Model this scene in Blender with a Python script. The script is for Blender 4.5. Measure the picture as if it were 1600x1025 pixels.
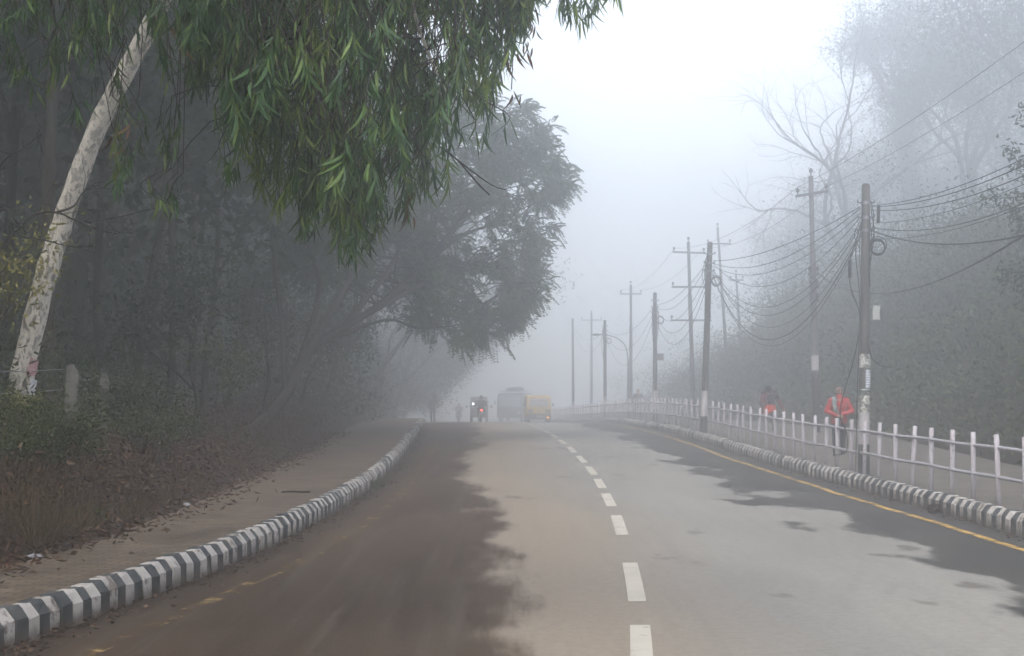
import bpy, bmesh, math, random
import numpy as np
from mathutils import Vector, Matrix
R = math.radians
for o in list(bpy.data.objects): bpy.data.objects.remove(o)
S = bpy.context.scene
COL = S.collection

# ------------------------------------------------------------------ camera
FPX, CX, HY, CAMZ = 2688.0, 800.0, 598.0, 1.8       # focal length, centre and horizon in 1600x1025 pixels
cam_d = bpy.data.cameras.new('camera')
cam = bpy.data.objects.new('camera', cam_d); COL.objects.link(cam)
cam_d.sensor_width = 36; cam_d.lens = FPX/1600*36
cam_d.shift_y = (HY-512.5)/1600
cam.location = (0, 0, CAMZ); cam.rotation_euler = (R(90), 0, 0)
cam_d.clip_start = .1; cam_d.clip_end = 2000
S.camera = cam
# ------------------------------------------------------------------ sky, sun, exposure
SUN_EL, SUN_AZ = R(56), R(200)
w = bpy.data.worlds.new('World'); S.world = w; w.use_nodes = True
wn = w.node_tree.nodes; wl = w.node_tree.links
bg = wn['Background']
sky = wn.new('ShaderNodeTexSky'); sky.sky_type = 'NISHITA'; sky.sun_disc = False
sky.sun_elevation = SUN_EL; sky.sun_rotation = SUN_AZ; sky.dust_density = 4; sky.altitude = 1400
hs = wn.new('ShaderNodeHueSaturation'); hs.inputs['Saturation'].default_value = .33
wl.new(sky.outputs[0], hs.inputs['Color']); wl.new(hs.outputs[0], bg.inputs[0])
bg.inputs[1].default_value = .15
sd = bpy.data.lights.new('sun', 'SUN'); sd.energy = .6; sd.angle = R(40); sd.color = (1, .93, .82)
sun = bpy.data.objects.new('sun', sd); COL.objects.link(sun)
sv = Vector((math.sin(SUN_AZ)*math.cos(SUN_EL), math.cos(SUN_AZ)*math.cos(SUN_EL), math.sin(SUN_EL)))
sun.rotation_euler = sv.to_track_quat('Z', 'Y').to_euler(); sun.location = sv*60
S.view_settings.view_transform = 'Standard'; S.view_settings.look = 'None'
S.view_settings.exposure = 1.78; S.view_settings.gamma = 1
FOG = .0142
S.cycles.use_denoising = True
S.cycles.volume_bounces = 3; S.cycles.max_bounces = 5; S.cycles.diffuse_bounces = 2
S.cycles.use_adaptive_sampling = True; S.cycles.adaptive_threshold = .03
S.cycles.transparent_max_bounces = 8

# ------------------------------------------------------------------ helpers
rng = np.random.default_rng(7)
def px(x, y, Y): return Vector(((x-CX)*Y/FPX, Y, CAMZ-(y-HY)*Y/FPX))
_ys = np.arange(-60, 420, .25)
def curve(tab, sig=3.0):
    a = np.array(tab, float); v = np.interp(_ys, a[:,0]*1.5, a[:,1])
    k = np.arange(-40, 41)*.25; g = np.exp(-.5*(k/sig)**2); g /= g.sum()
    v2 = np.convolve(np.pad(v, 40, mode='edge'), g, 'valid')
    return lambda Y: np.interp(Y, _ys, v2)
# tables are (distance/1.5, value)
G = curve([(-40,0),(20,0),(24,.01),(27,.048),(30,.11),(33,.15),(36,.17),(39,.16),(42.3,.135),(50,.02),(60,-.27),(72,-.69),(100,-1.6),(140,-2.9),(280,-7.4)])
LK = curve([(-40,-12),(0,-5.2),(7.68,-3.45),(11.65,-2.72),(15,-2.5),(20,-2.4),(26.5,-2.58),(34.4,-2.9),(45,-3.5),(52,-4),(60,-4.7),(80,-6.0),(120,-9.5),(180,-20),(280,-45)], 1.6)
CL = curve([(-40,-7),(0,0.0),(8.5,.97),(11.4,1.18),(15.5,1.42),(21.4,1.6),(25,1.62),(30.3,1.5),(36.3,1.25),(42.3,.98),(50,.65),(60,.2),(80,-.8),(120,-4.2),(180,-14.5),(280,-39)], 2)
RK = curve([(-40,2),(0,6.4),(8,6.25),(13.6,6.07),(19.5,5.85),(24.25,5.7),(31,5.4),(40,5.1),(48,4.85),(60,4.45),(80,3.3),(120,0),(180,-10),(280,-34)], 2)
LO = curve([(-40,-14),(0,-6.3),(7,-4.7),(9.6,-4.3),(11.9,-4.05),(14.5,-4.1),(17.8,-4.22),(23.8,-4.42),(33,-4.85),(48,-5.9),(60,-6.7),(80,-8),(120,-11.8),(180,-23),(280,-48)], 1.6)
RO = curve([(-40,9),(0,9.6),(22,10.0),(28,10.5),(35,10.6),(50,10.1),(70,9),(100,6.8),(120,4.7),(180,-5),(280,-29)], 3)
PVL, PVR = .22, .12
def tag(o, label=None, cat=None, group=None, kind=None):
    if label: o['label'] = label
    if cat: o['category'] = cat
    if group: o['group'] = group
    if kind: o['kind'] = kind
    return o
def empty(name, loc=(0,0,0), rz=0, parent=None):
    o = bpy.data.objects.new(name, None); COL.objects.link(o); o.location = loc; o.rotation_euler = (0,0,rz)
    o.empty_display_size = .2
    if parent: o.parent = parent
    return o
def link(name, me, parent=None, mat=None):
    o = bpy.data.objects.new(name, me); COL.objects.link(o)
    if parent: o.parent = parent
    if mat and not me.materials: me.materials.append(mat)
    return o
def copy_tree(o, parent=None):
    c = o.copy(); COL.objects.link(c); c.parent = parent
    for ch in o.children: copy_tree(ch, c)
    return c
class MB:
    def __init__(s): s.v = []; s.f = []
    def box(s, c, size, rot=None):
        i = len(s.v); c = Vector(c)
        for x in (-.5,.5):
            for y in (-.5,.5):
                for z in (-.5,.5):
                    p = Vector((x*size[0], y*size[1], z*size[2]))
                    if rot is not None: p = rot @ p
                    s.v.append(tuple(c+p))
        for q in ((0,1,3,2),(4,6,7,5),(0,4,5,1),(2,3,7,6),(0,2,6,4),(1,5,7,3)): s.f.append(tuple(i+k for k in q))
        return s
    def tube(s, pts, rad, n=8, cap=True, flat=1.0):
        pts = [Vector(p) for p in pts]; m = len(pts)
        if not hasattr(rad, '__len__'): rad = [rad]*m
        i0 = len(s.v); ref = None
        for k in range(m):
            d = (pts[min(k+1,m-1)]-pts[max(k-1,0)])
            if d.length < 1e-9: d = Vector((0,0,1))
            d.normalize()
            if ref is None: ref = Vector((1,0,0)) if abs(d.x) < .8 else Vector((0,1,0))
            u = (ref - d*ref.dot(d)); u.normalize(); ref = u
            v = d.cross(u)
            for a in range(n):
                t = 2*math.pi*a/n
                s.v.append(tuple(pts[k] + u*(math.cos(t)*rad[k]) + v*(math.sin(t)*rad[k]*flat)))
        for k in range(m-1):
            for a in range(n):
                b = (a+1) % n
                s.f.append((i0+k*n+a, i0+k*n+b, i0+(k+1)*n+b, i0+(k+1)*n+a))
        if cap:
            s.f.append(tuple(i0+a for a in range(n))[::-1]); s.f.append(tuple(i0+(m-1)*n+a for a in range(n)))
        return s
    def sphere(s, c, r, nu=12, nv=8, rot=None):
        c = Vector(c); i0 = len(s.v)
        if not hasattr(r, '__len__'): r = (r,r,r)
        def add(p):
            p = Vector((p[0]*r[0], p[1]*r[1], p[2]*r[2]))
            if rot is not None: p = rot @ p
            s.v.append(tuple(c+p))
        add((0,0,-1))
        for j in range(1, nv):
            t = math.pi*j/nv - math.pi/2
            for a in range(nu): add((math.cos(t)*math.cos(2*math.pi*a/nu), math.cos(t)*math.sin(2*math.pi*a/nu), math.sin(t)))
        add((0,0,1)); top = len(s.v)-1
        for a in range(nu):
            b = (a+1) % nu
            s.f.append((i0, i0+1+b, i0+1+a))
            for j in range(nv-2):
                q = i0+1+j*nu
                s.f.append((q+a, q+b, q+nu+b, q+nu+a))
            q = i0+1+(nv-2)*nu
            s.f.append((q+a, q+b, top))
        return s
    def prism(s, prof, axis, lo, hi):
        """extrude a closed 2D profile along an axis ('x','y','z')"""
        i = len(s.v); n = len(prof)
        for h in (lo, hi):
            for a, b in prof:
                s.v.append({'x':(h,a,b),'y':(a,h,b),'z':(a,b,h)}[axis])
        for k in range(n):
            j = (k+1) % n; s.f.append((i+k, i+j, i+n+j, i+n+k))
        s.f.append(tuple(range(i, i+n))[::-1]); s.f.append(tuple(range(i+n, i+2*n)))
        return s
    def torus(s, c, Rr, r, axis='x', n=20, m=8):
        pts = []
        for a in range(n+1):
            t = 2*math.pi*a/n
            q = {'x':(0,math.cos(t)*Rr,math.sin(t)*Rr),'y':(math.cos(t)*Rr,0,math.sin(t)*Rr),'z':(math.cos(t)*Rr,math.sin(t)*Rr,0)}[axis]
            pts.append(Vector(c)+Vector(q))
        i0 = len(s.v)
        ax = {'x':Vector((1,0,0)),'y':Vector((0,1,0)),'z':Vector((0,0,1))}[axis]
        for a in range(n):
            d = (pts[a]-Vector(c)).normalized()
            for b in range(m):
                t = 2*math.pi*b/m
                s.v.append(tuple(pts[a]+d*(r*math.cos(t))+ax*(r*math.sin(t))))
        for a in range(n):
            for b in range(m):
                a2, b2 = (a+1) % n, (b+1) % m
                s.f.append((i0+a*m+b, i0+a*m+b2, i0+a2*m+b2, i0+a2*m+b))
        return s
    def mesh(s, name, mat=None, smooth=False, bevel=0):
        me = bpy.data.meshes.new(name); me.from_pydata(s.v, [], s.f)
        bm = bmesh.new(); bm.from_mesh(me)
        if bevel:
            bmesh.ops.bevel(bm, geom=[e for e in bm.edges if len(e.link_faces) == 2 and e.calc_face_angle(0) > .6], offset=bevel, segments=2, affect='EDGES', profile=.6, clamp_overlap=True)
        bmesh.ops.recalc_face_normals(bm, faces=bm.faces)
        bm.to_mesh(me); bm.free()
        if smooth: me.polygons.foreach_set('use_smooth', [True]*len(me.polygons))
        if mat: me.materials.append(mat)
        return me
    def build(s, name, mat, parent=None, smooth=False, bevel=0):
        return link(name, s.mesh(name, mat, smooth, bevel), parent)
def quads_mesh(name, V, mat, nper=4):
    """V (n*nper,3): n separate polygons of nper corners"""
    V = np.asarray(V, np.float32).reshape(-1, 3); n = len(V)//nper
    me = bpy.data.meshes.new(name)
    me.vertices.add(len(V)); me.vertices.foreach_set('co', V.ravel())
    me.loops.add(len(V)); me.loops.foreach_set('vertex_index', np.arange(len(V), dtype=np.int32))
    me.polygons.add(n); me.polygons.foreach_set('loop_start', np.arange(0, len(V), nper, dtype=np.int32))
    me.polygons.foreach_set('loop_total', np.full(n, nper, np.int32))
    me.update(); me.validate()
    if mat: me.materials.append(mat)
    return me
def nrm(a): return a/np.maximum(np.linalg.norm(a, axis=-1, keepdims=True), 1e-9)
def leaf_quads(P, D, L, W, rg):
    D = nrm(D); n = len(P)
    s = nrm(np.cross(D, rg.normal(size=(n,3))))
    L = np.broadcast_to(L, n)[:,None]; W = np.broadcast_to(W, n)[:,None]
    mid = P + D*L*.45 + np.cross(D, s)*L*.07
    return np.stack([P, mid+s*W*.5, P+D*L, mid-s*W*.5], 1).reshape(-1, 3)
def bez(pts, n=24):
    """Catmull-Rom through points"""
    p = [Vector(q) for q in pts]; p = [p[0]*2-p[1]] + p + [p[-1]*2-p[-2]]
    out = []; m = len(p)-3
    for i in range(m):
        k = max(2, n//m)
        for j in range(k):
            t = j/k; a, b, c, d = p[i:i+4]
            out.append(.5*((2*b)+(c-a)*t+(2*a-5*b+4*c-d)*t*t+(3*b-a-3*c+d)*t**3))
    out.append(p[-2]); return out

# ------------------------------------------------------------------ materials
class NT:
    def __init__(s, name):
        s.m = bpy.data.materials.new(name); s.m.use_nodes = True
        s.t = s.m.node_tree; s.b = s.t.nodes['Principled BSDF']; s.out = s.t.nodes['Material Output']
    def n(s, typ, ins=None, **kw):
        nd = s.t.nodes.new('ShaderNode'+typ)
        for k, v in kw.items(): setattr(nd, k, v)
        for k, v in (ins or {}).items(): s.set(nd.inputs[k], v)
        return nd
    def set(s, sock, v):
        if isinstance(v, bpy.types.NodeSocket): s.t.links.new(v, sock)
        elif isinstance(v, tuple) and len(v) == 3 and sock.type == 'RGBA': sock.default_value = (*v, 1)
        else: sock.default_value = v
    def noise(s, vec, scale, detail=4, rough=.55, dist=0):
        return s.n('TexNoise', {'Vector': vec, 'Scale': scale, 'Detail': detail, 'Roughness': rough, 'Distortion': dist}).outputs['Fac']
    def ramp(s, fac, stops, interp='LINEAR'):
        r = s.n('ValToRGB', {'Fac': fac}); r.color_ramp.interpolation = interp
        e = r.color_ramp.elements
        while len(e) < len(stops): e.new(.5)
        for i, (p, c) in enumerate(stops):
            e[i].position = p; e[i].color = (*c, 1) if len(c) == 3 else c
        return r.outputs['Color']
    def step(s, x, lo, hi):
        return s.n('MapRange', {'Value': x, 'From Min': lo, 'From Max': hi}, interpolation_type='SMOOTHSTEP').outputs['Result']
    def math(s, op, a, b=0.0): return s.n('Math', {0: a, 1: b}, operation=op).outputs[0]
    def mix(s, f, a, b, mode='MIX'):
        m = s.n('Mix', data_type='RGBA', blend_type=mode)
        s.set(m.inputs[0], f); s.set(m.inputs[6], a); s.set(m.inputs[7], b); return m.outputs[2]
    def mapping(s, vec, scale=(1,1,1), rot=(0,0,0), loc=(0,0,0)):
        return s.n('Mapping', {'Vector': vec, 'Scale': scale, 'Rotation': rot, 'Location': loc}).outputs[0]
    def coord(s, which='Object'): return s.n('TexCoord').outputs[which]
    def bump(s, h, strength=.3, dist=.02):
        s.set(s.b.inputs['Normal'], s.n('Bump', {'Height': h, 'Strength': strength, 'Distance': dist}).outputs[0])
    def fin(s, col=None, rough=None, metal=None, spec=None):
        if col is not None: s.set(s.b.inputs['Base Color'], col)
        if rough is not None: s.set(s.b.inputs['Roughness'], rough)
        if metal is not None: s.set(s.b.inputs['Metallic'], metal)
        if spec is not None: s.set(s.b.inputs['Specular IOR Level'], spec)
        return s.m
def simple(name, c1, c2=None, scale=8, rough=.7, bump=.2, metal=0, world=False, spec=.4, dist=.02):
    t = NT(name); c2 = c2 or tuple(v*.6 for v in c1)
    v = t.n('NewGeometry').outputs['Position'] if world else t.coord()
    f = t.noise(v, scale, 6, .62)
    if bump: t.bump(t.noise(v, scale*4, 5), bump, dist)
    return t.fin(t.mix(t.step(f, .3, .7), c1, c2), rough, metal, spec)
def leafmat(name, stops, rough=.55, trans=.25):
    t = NT(name)
    r = t.n('NewGeometry').outputs['Random Per Island']
    col = t.ramp(r, stops)
    t.fin(col, rough, 0, .35)
    tr = t.n('BsdfTranslucent', {'Color': t.mix(.5, col, (.12,.2,.03))})
    ms = t.n('MixShader', {0: trans}); t.t.links.new(t.b.outputs[0], ms.inputs[1]); t.t.links.new(tr.outputs[0], ms.inputs[2])
    t.t.links.new(ms.outputs[0], t.out.inputs[0]); return t.m
def emis(name, col, st):
    t = NT(name); t.fin(col, .4); t.set(t.b.inputs['Emission Color'], col); t.b.inputs['Emission Strength'].default_value = st; return t.m

def road_mat():
    t = NT('asphalt')
    uv = t.n('UVMap', uv_map='damp').outputs[0]; pos = t.n('NewGeometry').outputs['Position']
    sp = t.n('SeparateXYZ', {0: uv}); left, right = sp.outputs[0], sp.outputs[1]
    kd = t.n('SeparateXYZ', {0: t.n('UVMap', uv_map='edge').outputs[0]}); ld, rd = kd.outputs[0], kd.outputs[1]
    n1 = t.noise(t.mapping(pos, (.85,.38,1)), 1.0, 5, .52)
    n2 = t.noise(t.mapping(pos, (.8,.36,1), loc=(31,7,0)), 1.0, 5, .52)
    n3 = t.noise(t.mapping(pos, (1.1,.5,1), loc=(9,3,0)), 1.0, 5, .5)
    fine = t.noise(pos, 32, 5, .75); grit = t.noise(pos, 75, 3, .7)
    st = t.noise(t.mapping(pos, (5,.14,1), (0,0,R(4))), 1, 5, .6)
    st2 = t.noise(t.mapping(pos, (6,.5,1), (0,0,R(6))), 1, 6, .7)
    lo = t.noise(t.mapping(pos, (.35,.16,1), loc=(3,1,0)), 1.0, 3, .5)
    tongue = t.noise(t.mapping(pos, (1.15,.42,1), (0,0,R(8)), loc=(17,4,0)), 1.0, 4, .5)
    mott = t.noise(pos, 11, 6, .68)
    wob = t.math('ADD', t.math('MULTIPLY', t.math('SUBTRACT', lo, .5), 1.6), t.math('MULTIPLY', t.math('SUBTRACT', n1, .5), 1.0))
    wob = t.math('ADD', wob, t.math('MULTIPLY', t.math('SUBTRACT', tongue, .5), 1.2))
    dl = t.step(t.math('ADD', t.math('ADD', left, wob), t.math('MULTIPLY', t.math('SUBTRACT', st2, .5), .8)), .2, -.26)
    dr = t.step(t.math('ADD', t.math('ADD', right, t.math('MULTIPLY', t.math('SUBTRACT', tongue, .5), 3.6)), t.math('MULTIPLY', t.math('SUBTRACT', n2, .5), 2.2)), .2, -.2)
    patch = t.step(t.math('ADD', t.math('MULTIPLY', n3, .55), t.math('MULTIPLY', tongue, .45)), .60, .64)
    big = t.noise(t.mapping(pos, (.6,.12,1)), 1, 4)
    dry = t.mix(t.step(big, .35, .65), (.225,.216,.198), (.27,.256,.23))
    tan = t.step(left, 2.6, .3)
    dry = t.mix(t.math('MULTIPLY', tan, .75), dry, (.29,.23,.168))
    # tyre streaks in dust
    dry = t.mix(t.math('MULTIPLY', t.step(st, .5, .75), .16), dry, (.11,.095,.08))
    wet = t.mix(t.step(big, .3, .7), (.056,.036,.023), (.085,.058,.038))
    wet = t.mix(t.math('MULTIPLY', t.step(st2, .48, .7), .62), wet, (.030,.020,.015))
    wet = t.mix(t.math('MULTIPLY', t.step(st, .5, .7), .6), wet, (.10,.08,.062))
    gut = t.step(t.math('ADD', ld, t.math('MULTIPLY', n1, .5)), .75, .3)
    wet = t.mix(t.math('MULTIPLY', gut, .7), wet, (.03,.025,.021))
    wetr = t.mix(t.step(n1, .3, .7), (.046,.044,.042), (.066,.062,.056))
    col = t.mix(t.math('MULTIPLY', patch, .6), dry, (.075,.063,.052))
    col = t.mix(dr, col, wetr); col = t.mix(dl, col, wet)
    col = t.mix(t.math('MULTIPLY', t.step(mott, .38, .66), .5), col, t.mix(1, col, (.72,.70,.68), 'MULTIPLY'))
    gr = t.step(t.math('ADD', rd, t.math('MULTIPLY', n2, .5)), .6, .32)
    col = t.mix(t.math('MULTIPLY', gr, .6), col, (.035,.032,.029))
    col = t.mix(t.math('MULTIPLY', t.step(fine, .35, .75), .5), col, t.mix(1, col, (.6,.6,.6), 'MULTIPLY'))
    col = t.mix(t.math('MULTIPLY', t.step(grit, .6, .72), .45), col, (.42,.39,.35))
    t.bump(t.math('ADD', fine, t.math('MULTIPLY', grit, .7)), .35, .006)
    anyw = t.math('MAXIMUM', dl, dr)
    return t.fin(col, .88, 0, .12)
def paving_mat(name, c1, c2, grout):
    t = NT(name); pos = t.n('NewGeometry').outputs['Position']
    br = t.n('TexBrick', {'Vector': t.mapping(pos, (1,1,1), (0,0,R(4))), 'Color1': c1, 'Color2': c2, 'Mortar': grout, 'Scale': 1.0, 'Mortar Size': .009, 'Brick Width': .2, 'Row Height': .1, 'Bias': 0.})
    n = t.noise(pos, 1.1, 6, .6); n2 = t.noise(pos, 35, 4)
    col = t.mix(t.step(n, .4, .7), br.outputs['Color'], t.mix(.7, br.outputs['Color'], tuple(v*.55 for v in c1)))
    col = t.mix(t.math('MULTIPLY', t.step(n2, .4, .8), .4), col, tuple(v*.6 for v in c2))
    t.bump(t.math('ADD', t.math('MULTIPLY', br.outputs['Fac'], -1.), t.math('MULTIPLY', n2, .5)), .6, .006)
    return t.fin(col, .85, 0, .3)
def paint_mat(name, c, under, wear=.5, objrand=True, scale=9, mud=False):
    t = NT(name); v = t.coord()
    if objrand:
        r = t.n('ObjectInfo').outputs['Random']
        v = t.n('VectorMath', {0: v, 1: t.n('CombineXYZ', {0: t.math('MULTIPLY', r, 37.), 1: t.math('MULTIPLY', r, 91.), 2: 0.}).outputs[0]}, operation='ADD').outputs[0]
    f = t.noise(v, scale, 7, .68); g = t.noise(v, scale*.35, 3)
    if objrand: f = t.math('ADD', f, t.math('MULTIPLY', t.math('SUBTRACT', r, .6), .16))
    col = t.mix(t.step(g, .3, .75), c, tuple(a*.72+b*.28 for a, b in zip(c, under)))
    col = t.mix(t.step(f, 1-wear, 1.08-wear), col, under)
    if mud:
        z = t.n('SeparateXYZ', {0: t.coord()}).outputs[2]
        col = t.mix(t.math('MULTIPLY', t.step(t.math('ADD', z, t.math('MULTIPLY', t.math('SUBTRACT', f, .5), .16)), .10, .0), .75), col, (.085,.066,.05))
    t.bump(t.noise(v, scale*5, 5, .7), .35, .008)
    return t.fin(col, .8, 0, .3)
M = {}
M['road'] = road_mat()
M['paveL'] = paving_mat('clay_paving', (.095,.068,.045), (.19,.142,.097), (.03,.022,.016))
M['paveR'] = paving_mat('grey_paving', (.125,.108,.09), (.175,.15,.122), (.05,.044,.037))
M['kw'] = paint_mat('white_kerb_paint', (.47,.435,.40), (.17,.14,.115), .46, mud=True)
M['kb'] = paint_mat('black_kerb_paint', (.045,.052,.056), (.16,.148,.13), .37, mud=True)
M['dash'] = paint_mat('white_road_paint', (.48,.44,.37), (.22,.2,.17), .40, True, 5)
def worn_yellow(name, wear, c1=(.50,.30,.055), c2=(.38,.23,.06)):
    t = NT(name); pos = t.n('NewGeometry').outputs['Position']
    f = t.noise(pos, 2.2, 7, .7); g = t.noise(pos, 14, 5, .7)
    a = t.step(t.math('ADD', f, t.math('MULTIPLY', g, .4)), 1.2-wear-.08, 1.2-wear+.08)
    t.fin(t.mix(t.step(g, .4, .7), c1, c2), .8)
    tr = t.n('BsdfTransparent'); ms = t.n('MixShader', {0: a})
    t.t.links.new(t.b.outputs[0], ms.inputs[1]); t.t.links.new(tr.outputs[0], ms.inputs[2]); t.t.links.new(ms.outputs[0], t.out.inputs[0])
    return t.m
M['yellowR'] = worn_yellow('yellow_edge_paint', .46, (.42,.25,.045), (.32,.19,.05)); M['yellowL'] = worn_yellow('worn_yellow_edge_paint', .57, (.26,.165,.055), (.2,.135,.06))
def ground_mat():
    t = NT('forest_soil'); pos = t.n('NewGeometry').outputs['Position']
    n = t.noise(pos, 1.3, 7, .65); m = t.noise(pos, 14, 6, .7); k = t.noise(pos, 45, 4, .7)
    col = t.ramp(n, [(.25,(.020,.012,.008)),(.5,(.036,.021,.014)),(.75,(.026,.020,.011))])
    col = t.mix(t.step(m, .45, .75), col, (.055,.028,.016)); col = t.mix(t.math('MULTIPLY', t.step(k, .55, .75), .6), col, (.075,.045,.028))
    t.bump(t.math('ADD', m, k), .9, .05); return t.fin(col, .95, 0, .2)
M['soil'] = ground_mat()
def bark_mat(name, stops, sc=(1.6,1.6,.5), bump=.5):
    t = NT(name); v = t.mapping(t.n('NewGeometry').outputs['Position'], sc)
    f = t.noise(v, 4, 6, .6, .4); g = t.noise(v, 22, 5, .65)
    col = t.ramp(f, stops); col = t.mix(t.math('MULTIPLY', t.step(g, .5, .75), .35), col, (.09,.075,.06))
    t.bump(t.math('ADD', f, t.math('MULTIPLY', g, .6)), bump, .02); return t.fin(col, .85, 0, .3)
M['euca'] = bark_mat('mottled_pale_bark', [(.30,(.13,.115,.10)),(.40,(.2,.18,.155)),(.43,(.52,.47,.40)),(.54,(.62,.57,.49)),(.58,(.25,.23,.205)),(.64,(.30,.275,.24)),(.67,(.55,.5,.43)),(.8,(.45,.4,.33))], (2.0,2.0,1.1))
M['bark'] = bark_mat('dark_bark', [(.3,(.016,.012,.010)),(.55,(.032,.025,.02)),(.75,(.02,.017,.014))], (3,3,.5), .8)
M['greybark'] = bark_mat('grey_bark', [(.3,(.05,.045,.04)),(.55,(.10,.092,.085)),(.75,(.07,.065,.06))], (2,2,.6))
M['twig'] = simple('twig_bark', (.028,.019,.014), (.045,.032,.024), 10, .85)
M['euleaf'] = leafmat('eucalyptus_leaf', [(0,(.012,.032,.012)),(.4,(.026,.066,.020)),(.72,(.048,.108,.027)),(.93,(.10,.165,.034)),(1,(.16,.2,.045))], .42, .3)
M['euleaf2'] = leafmat('young_eucalyptus_leaf', [(0,(.05,.095,.02)),(.5,(.10,.165,.028)),(1,(.2,.25,.05))], .42, .35)
M['deadleaf'] = leafmat('dead_leaf', [(0,(.07,.035,.02)),(.5,(.13,.06,.03)),(1,(.2,.11,.05))], .7, .2)
M['litter'] = leafmat('fallen_leaf', [(0,(.022,.012,.008)),(.5,(.055,.027,.015)),(.85,(.095,.05,.027)),(1,(.2,.13,.08))], .8, .05)
M['frond'] = leafmat('feathery_leaf', [(0,(.028,.05,.022)),(.5,(.045,.078,.03)),(1,(.07,.105,.04))], .55, .25)
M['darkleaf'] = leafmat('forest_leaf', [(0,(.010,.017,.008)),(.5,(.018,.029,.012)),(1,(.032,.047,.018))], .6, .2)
M['bushleaf'] = leafmat('bush_leaf', [(0,(.024,.031,.011)),(.5,(.042,.058,.018)),(1,(.075,.086,.027))], .6, .2)
M['yelleaf'] = leafmat('yellowing_leaf', [(0,(.12,.12,.02)),(.5,(.2,.18,.03)),(1,(.3,.24,.05))], .6, .3)
M['drygrass'] = leafmat('dry_grass', [(0,(.04,.023,.012)),(.6,(.075,.045,.024)),(1,(.13,.085,.05))], .8, .2)
M['concrete'] = simple('pole_concrete', (.09,.082,.073), (.06,.055,.05), 5, .85, .4, world=True)
M['postconc'] = simple('fence_concrete', (.17,.16,.145), (.09,.085,.075), 9, .9, .4, world=True)
M['steel'] = simple('galvanised_steel', (.28,.28,.29), (.2,.2,.2), 12, .5, .1, .6)
M['railpaint'] = paint_mat('pale_rail_paint', (.5,.465,.495), (.24,.18,.16), .38, True, 14)
M['pipe'] = paint_mat('silver_rail_paint', (.38,.365,.39), (.2,.16,.15), .38, False, 9)
M['black'] = simple('black_rubber', (.018,.018,.02), (.03,.03,.03), 10, .6, .05)
M['polew'] = paint_mat('white_pole_paint', (.46,.43,.43), (.18,.16,.15), .43, True, 7)
M['poleb'] = paint_mat('black_pole_paint', (.05,.055,.06), (.18,.17,.16), .38, True, 7)

# ------------------------------------------------------------------ terrain, road, pavements
def fbm(x, y, s=1.0, o=4, seed=0):
    v = 0; a = 1.; f = s
    r = np.random.default_rng(seed)
    for i in range(o):
        for j in range(3):
            th = r.uniform(0, 6.28); ph = r.uniform(0, 6.28); k = f*r.uniform(.7, 1.4)
            v = v + a*np.sin((x*math.cos(th)+y*math.sin(th))*k+ph)/3
        a *= .52; f *= 2.1
    return v
def riseL(d, Y, X):
    e = np.clip(d/2.2, 0, 1); e = e*e*(3-2*e)
    return e*(.72+.16*fbm(X, Y, .5, 3, 1)) + np.clip(d-2.2, 0, None)*.10 + np.clip(d-8, 0, None)*.12 + np.clip(d/1.0, 0, 1)*.07*fbm(X, Y, 2.2, 4, 2)
def riseR(d, Y, X):
    e = np.clip(d, 0, None)
    q = 1-np.clip((np.asarray(Y)-85)/60, 0, .93)
    return q*6.3*(1-np.exp(-(e/3.6)**1.35)) + .10*e*q + np.clip(e/1.5, 0, 1)*.22*fbm(X, Y, .9, 4, 5)
def groundz(X, Y):
    X = np.asarray(X, float); Y = np.asarray(Y, float)
    dl = LO(Y)-X; dr = X-RO(Y)
    z = G(Y)
    return np.where(dl > 0, z+PVL-.03+riseL(dl, Y, X), np.where(dr > 0, z+PVR-.03+riseR(dr, Y, X), z-.25))
def gz(X, Y): return float(groundz(X, Y))
Yg = np.concatenate([np.arange(-25, 10, 1.), np.arange(10, 60, .3), np.arange(60, 110, 1.), np.arange(110, 252, 3.)])
dls = np.concatenate([np.array([.0]), np.arange(.08, 3.6, .14), np.arange(3.6, 9, .45), np.arange(9, 30, 2.), np.array([35, 45, 60, 80, 100.])])
drs = np.concatenate([np.array([.0]), np.arange(.15, 6, .3), np.arange(6, 14, .8), np.arange(14, 40, 3.), np.array([45, 60, 80, 100.])])
cols = []
for d in dls[::-1]: cols.append(LO(Yg)-d)
cols.append(LO(Yg)+.02); cols.append(CL(Yg)); cols.append(RO(Yg)-.02)
for d in drs: cols.append(RO(Yg)+d)
XX = np.array(cols).T; YY = np.repeat(Yg[:,None], XX.shape[1], 1)
ZZ = groundz(XX, YY)
nl = len(dls)
ZZ[:, nl-1] = G(Yg)+PVL-.04; ZZ[:, nl] = G(Yg)-.25; ZZ[:, nl+1] = G(Yg)-.25; ZZ[:, nl+2] = G(Yg)-.25; ZZ[:, nl+3] = G(Yg)+PVR-.04
def grid_mesh(name, X, Y, Z, mat, smooth=True):
    m, n = X.shape
    V = np.stack([X, Y, Z], -1).reshape(-1, 3)
    i = np.arange(m*n).reshape(m, n)
    F = np.stack([i[:-1,:-1], i[:-1,1:], i[1:,1:], i[1:,:-1]], -1).reshape(-1, 4)
    me = bpy.data.meshes.new(name); me.from_pydata(V.tolist(), [], F.tolist())
    me.polygons.foreach_set('use_smooth', [smooth]*len(me.polygons)); me.materials.append(mat); me.update(); return me
ground = tag(link('ground', grid_mesh('ground', XX, YY, ZZ, M['soil'])), kind='structure')
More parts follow.
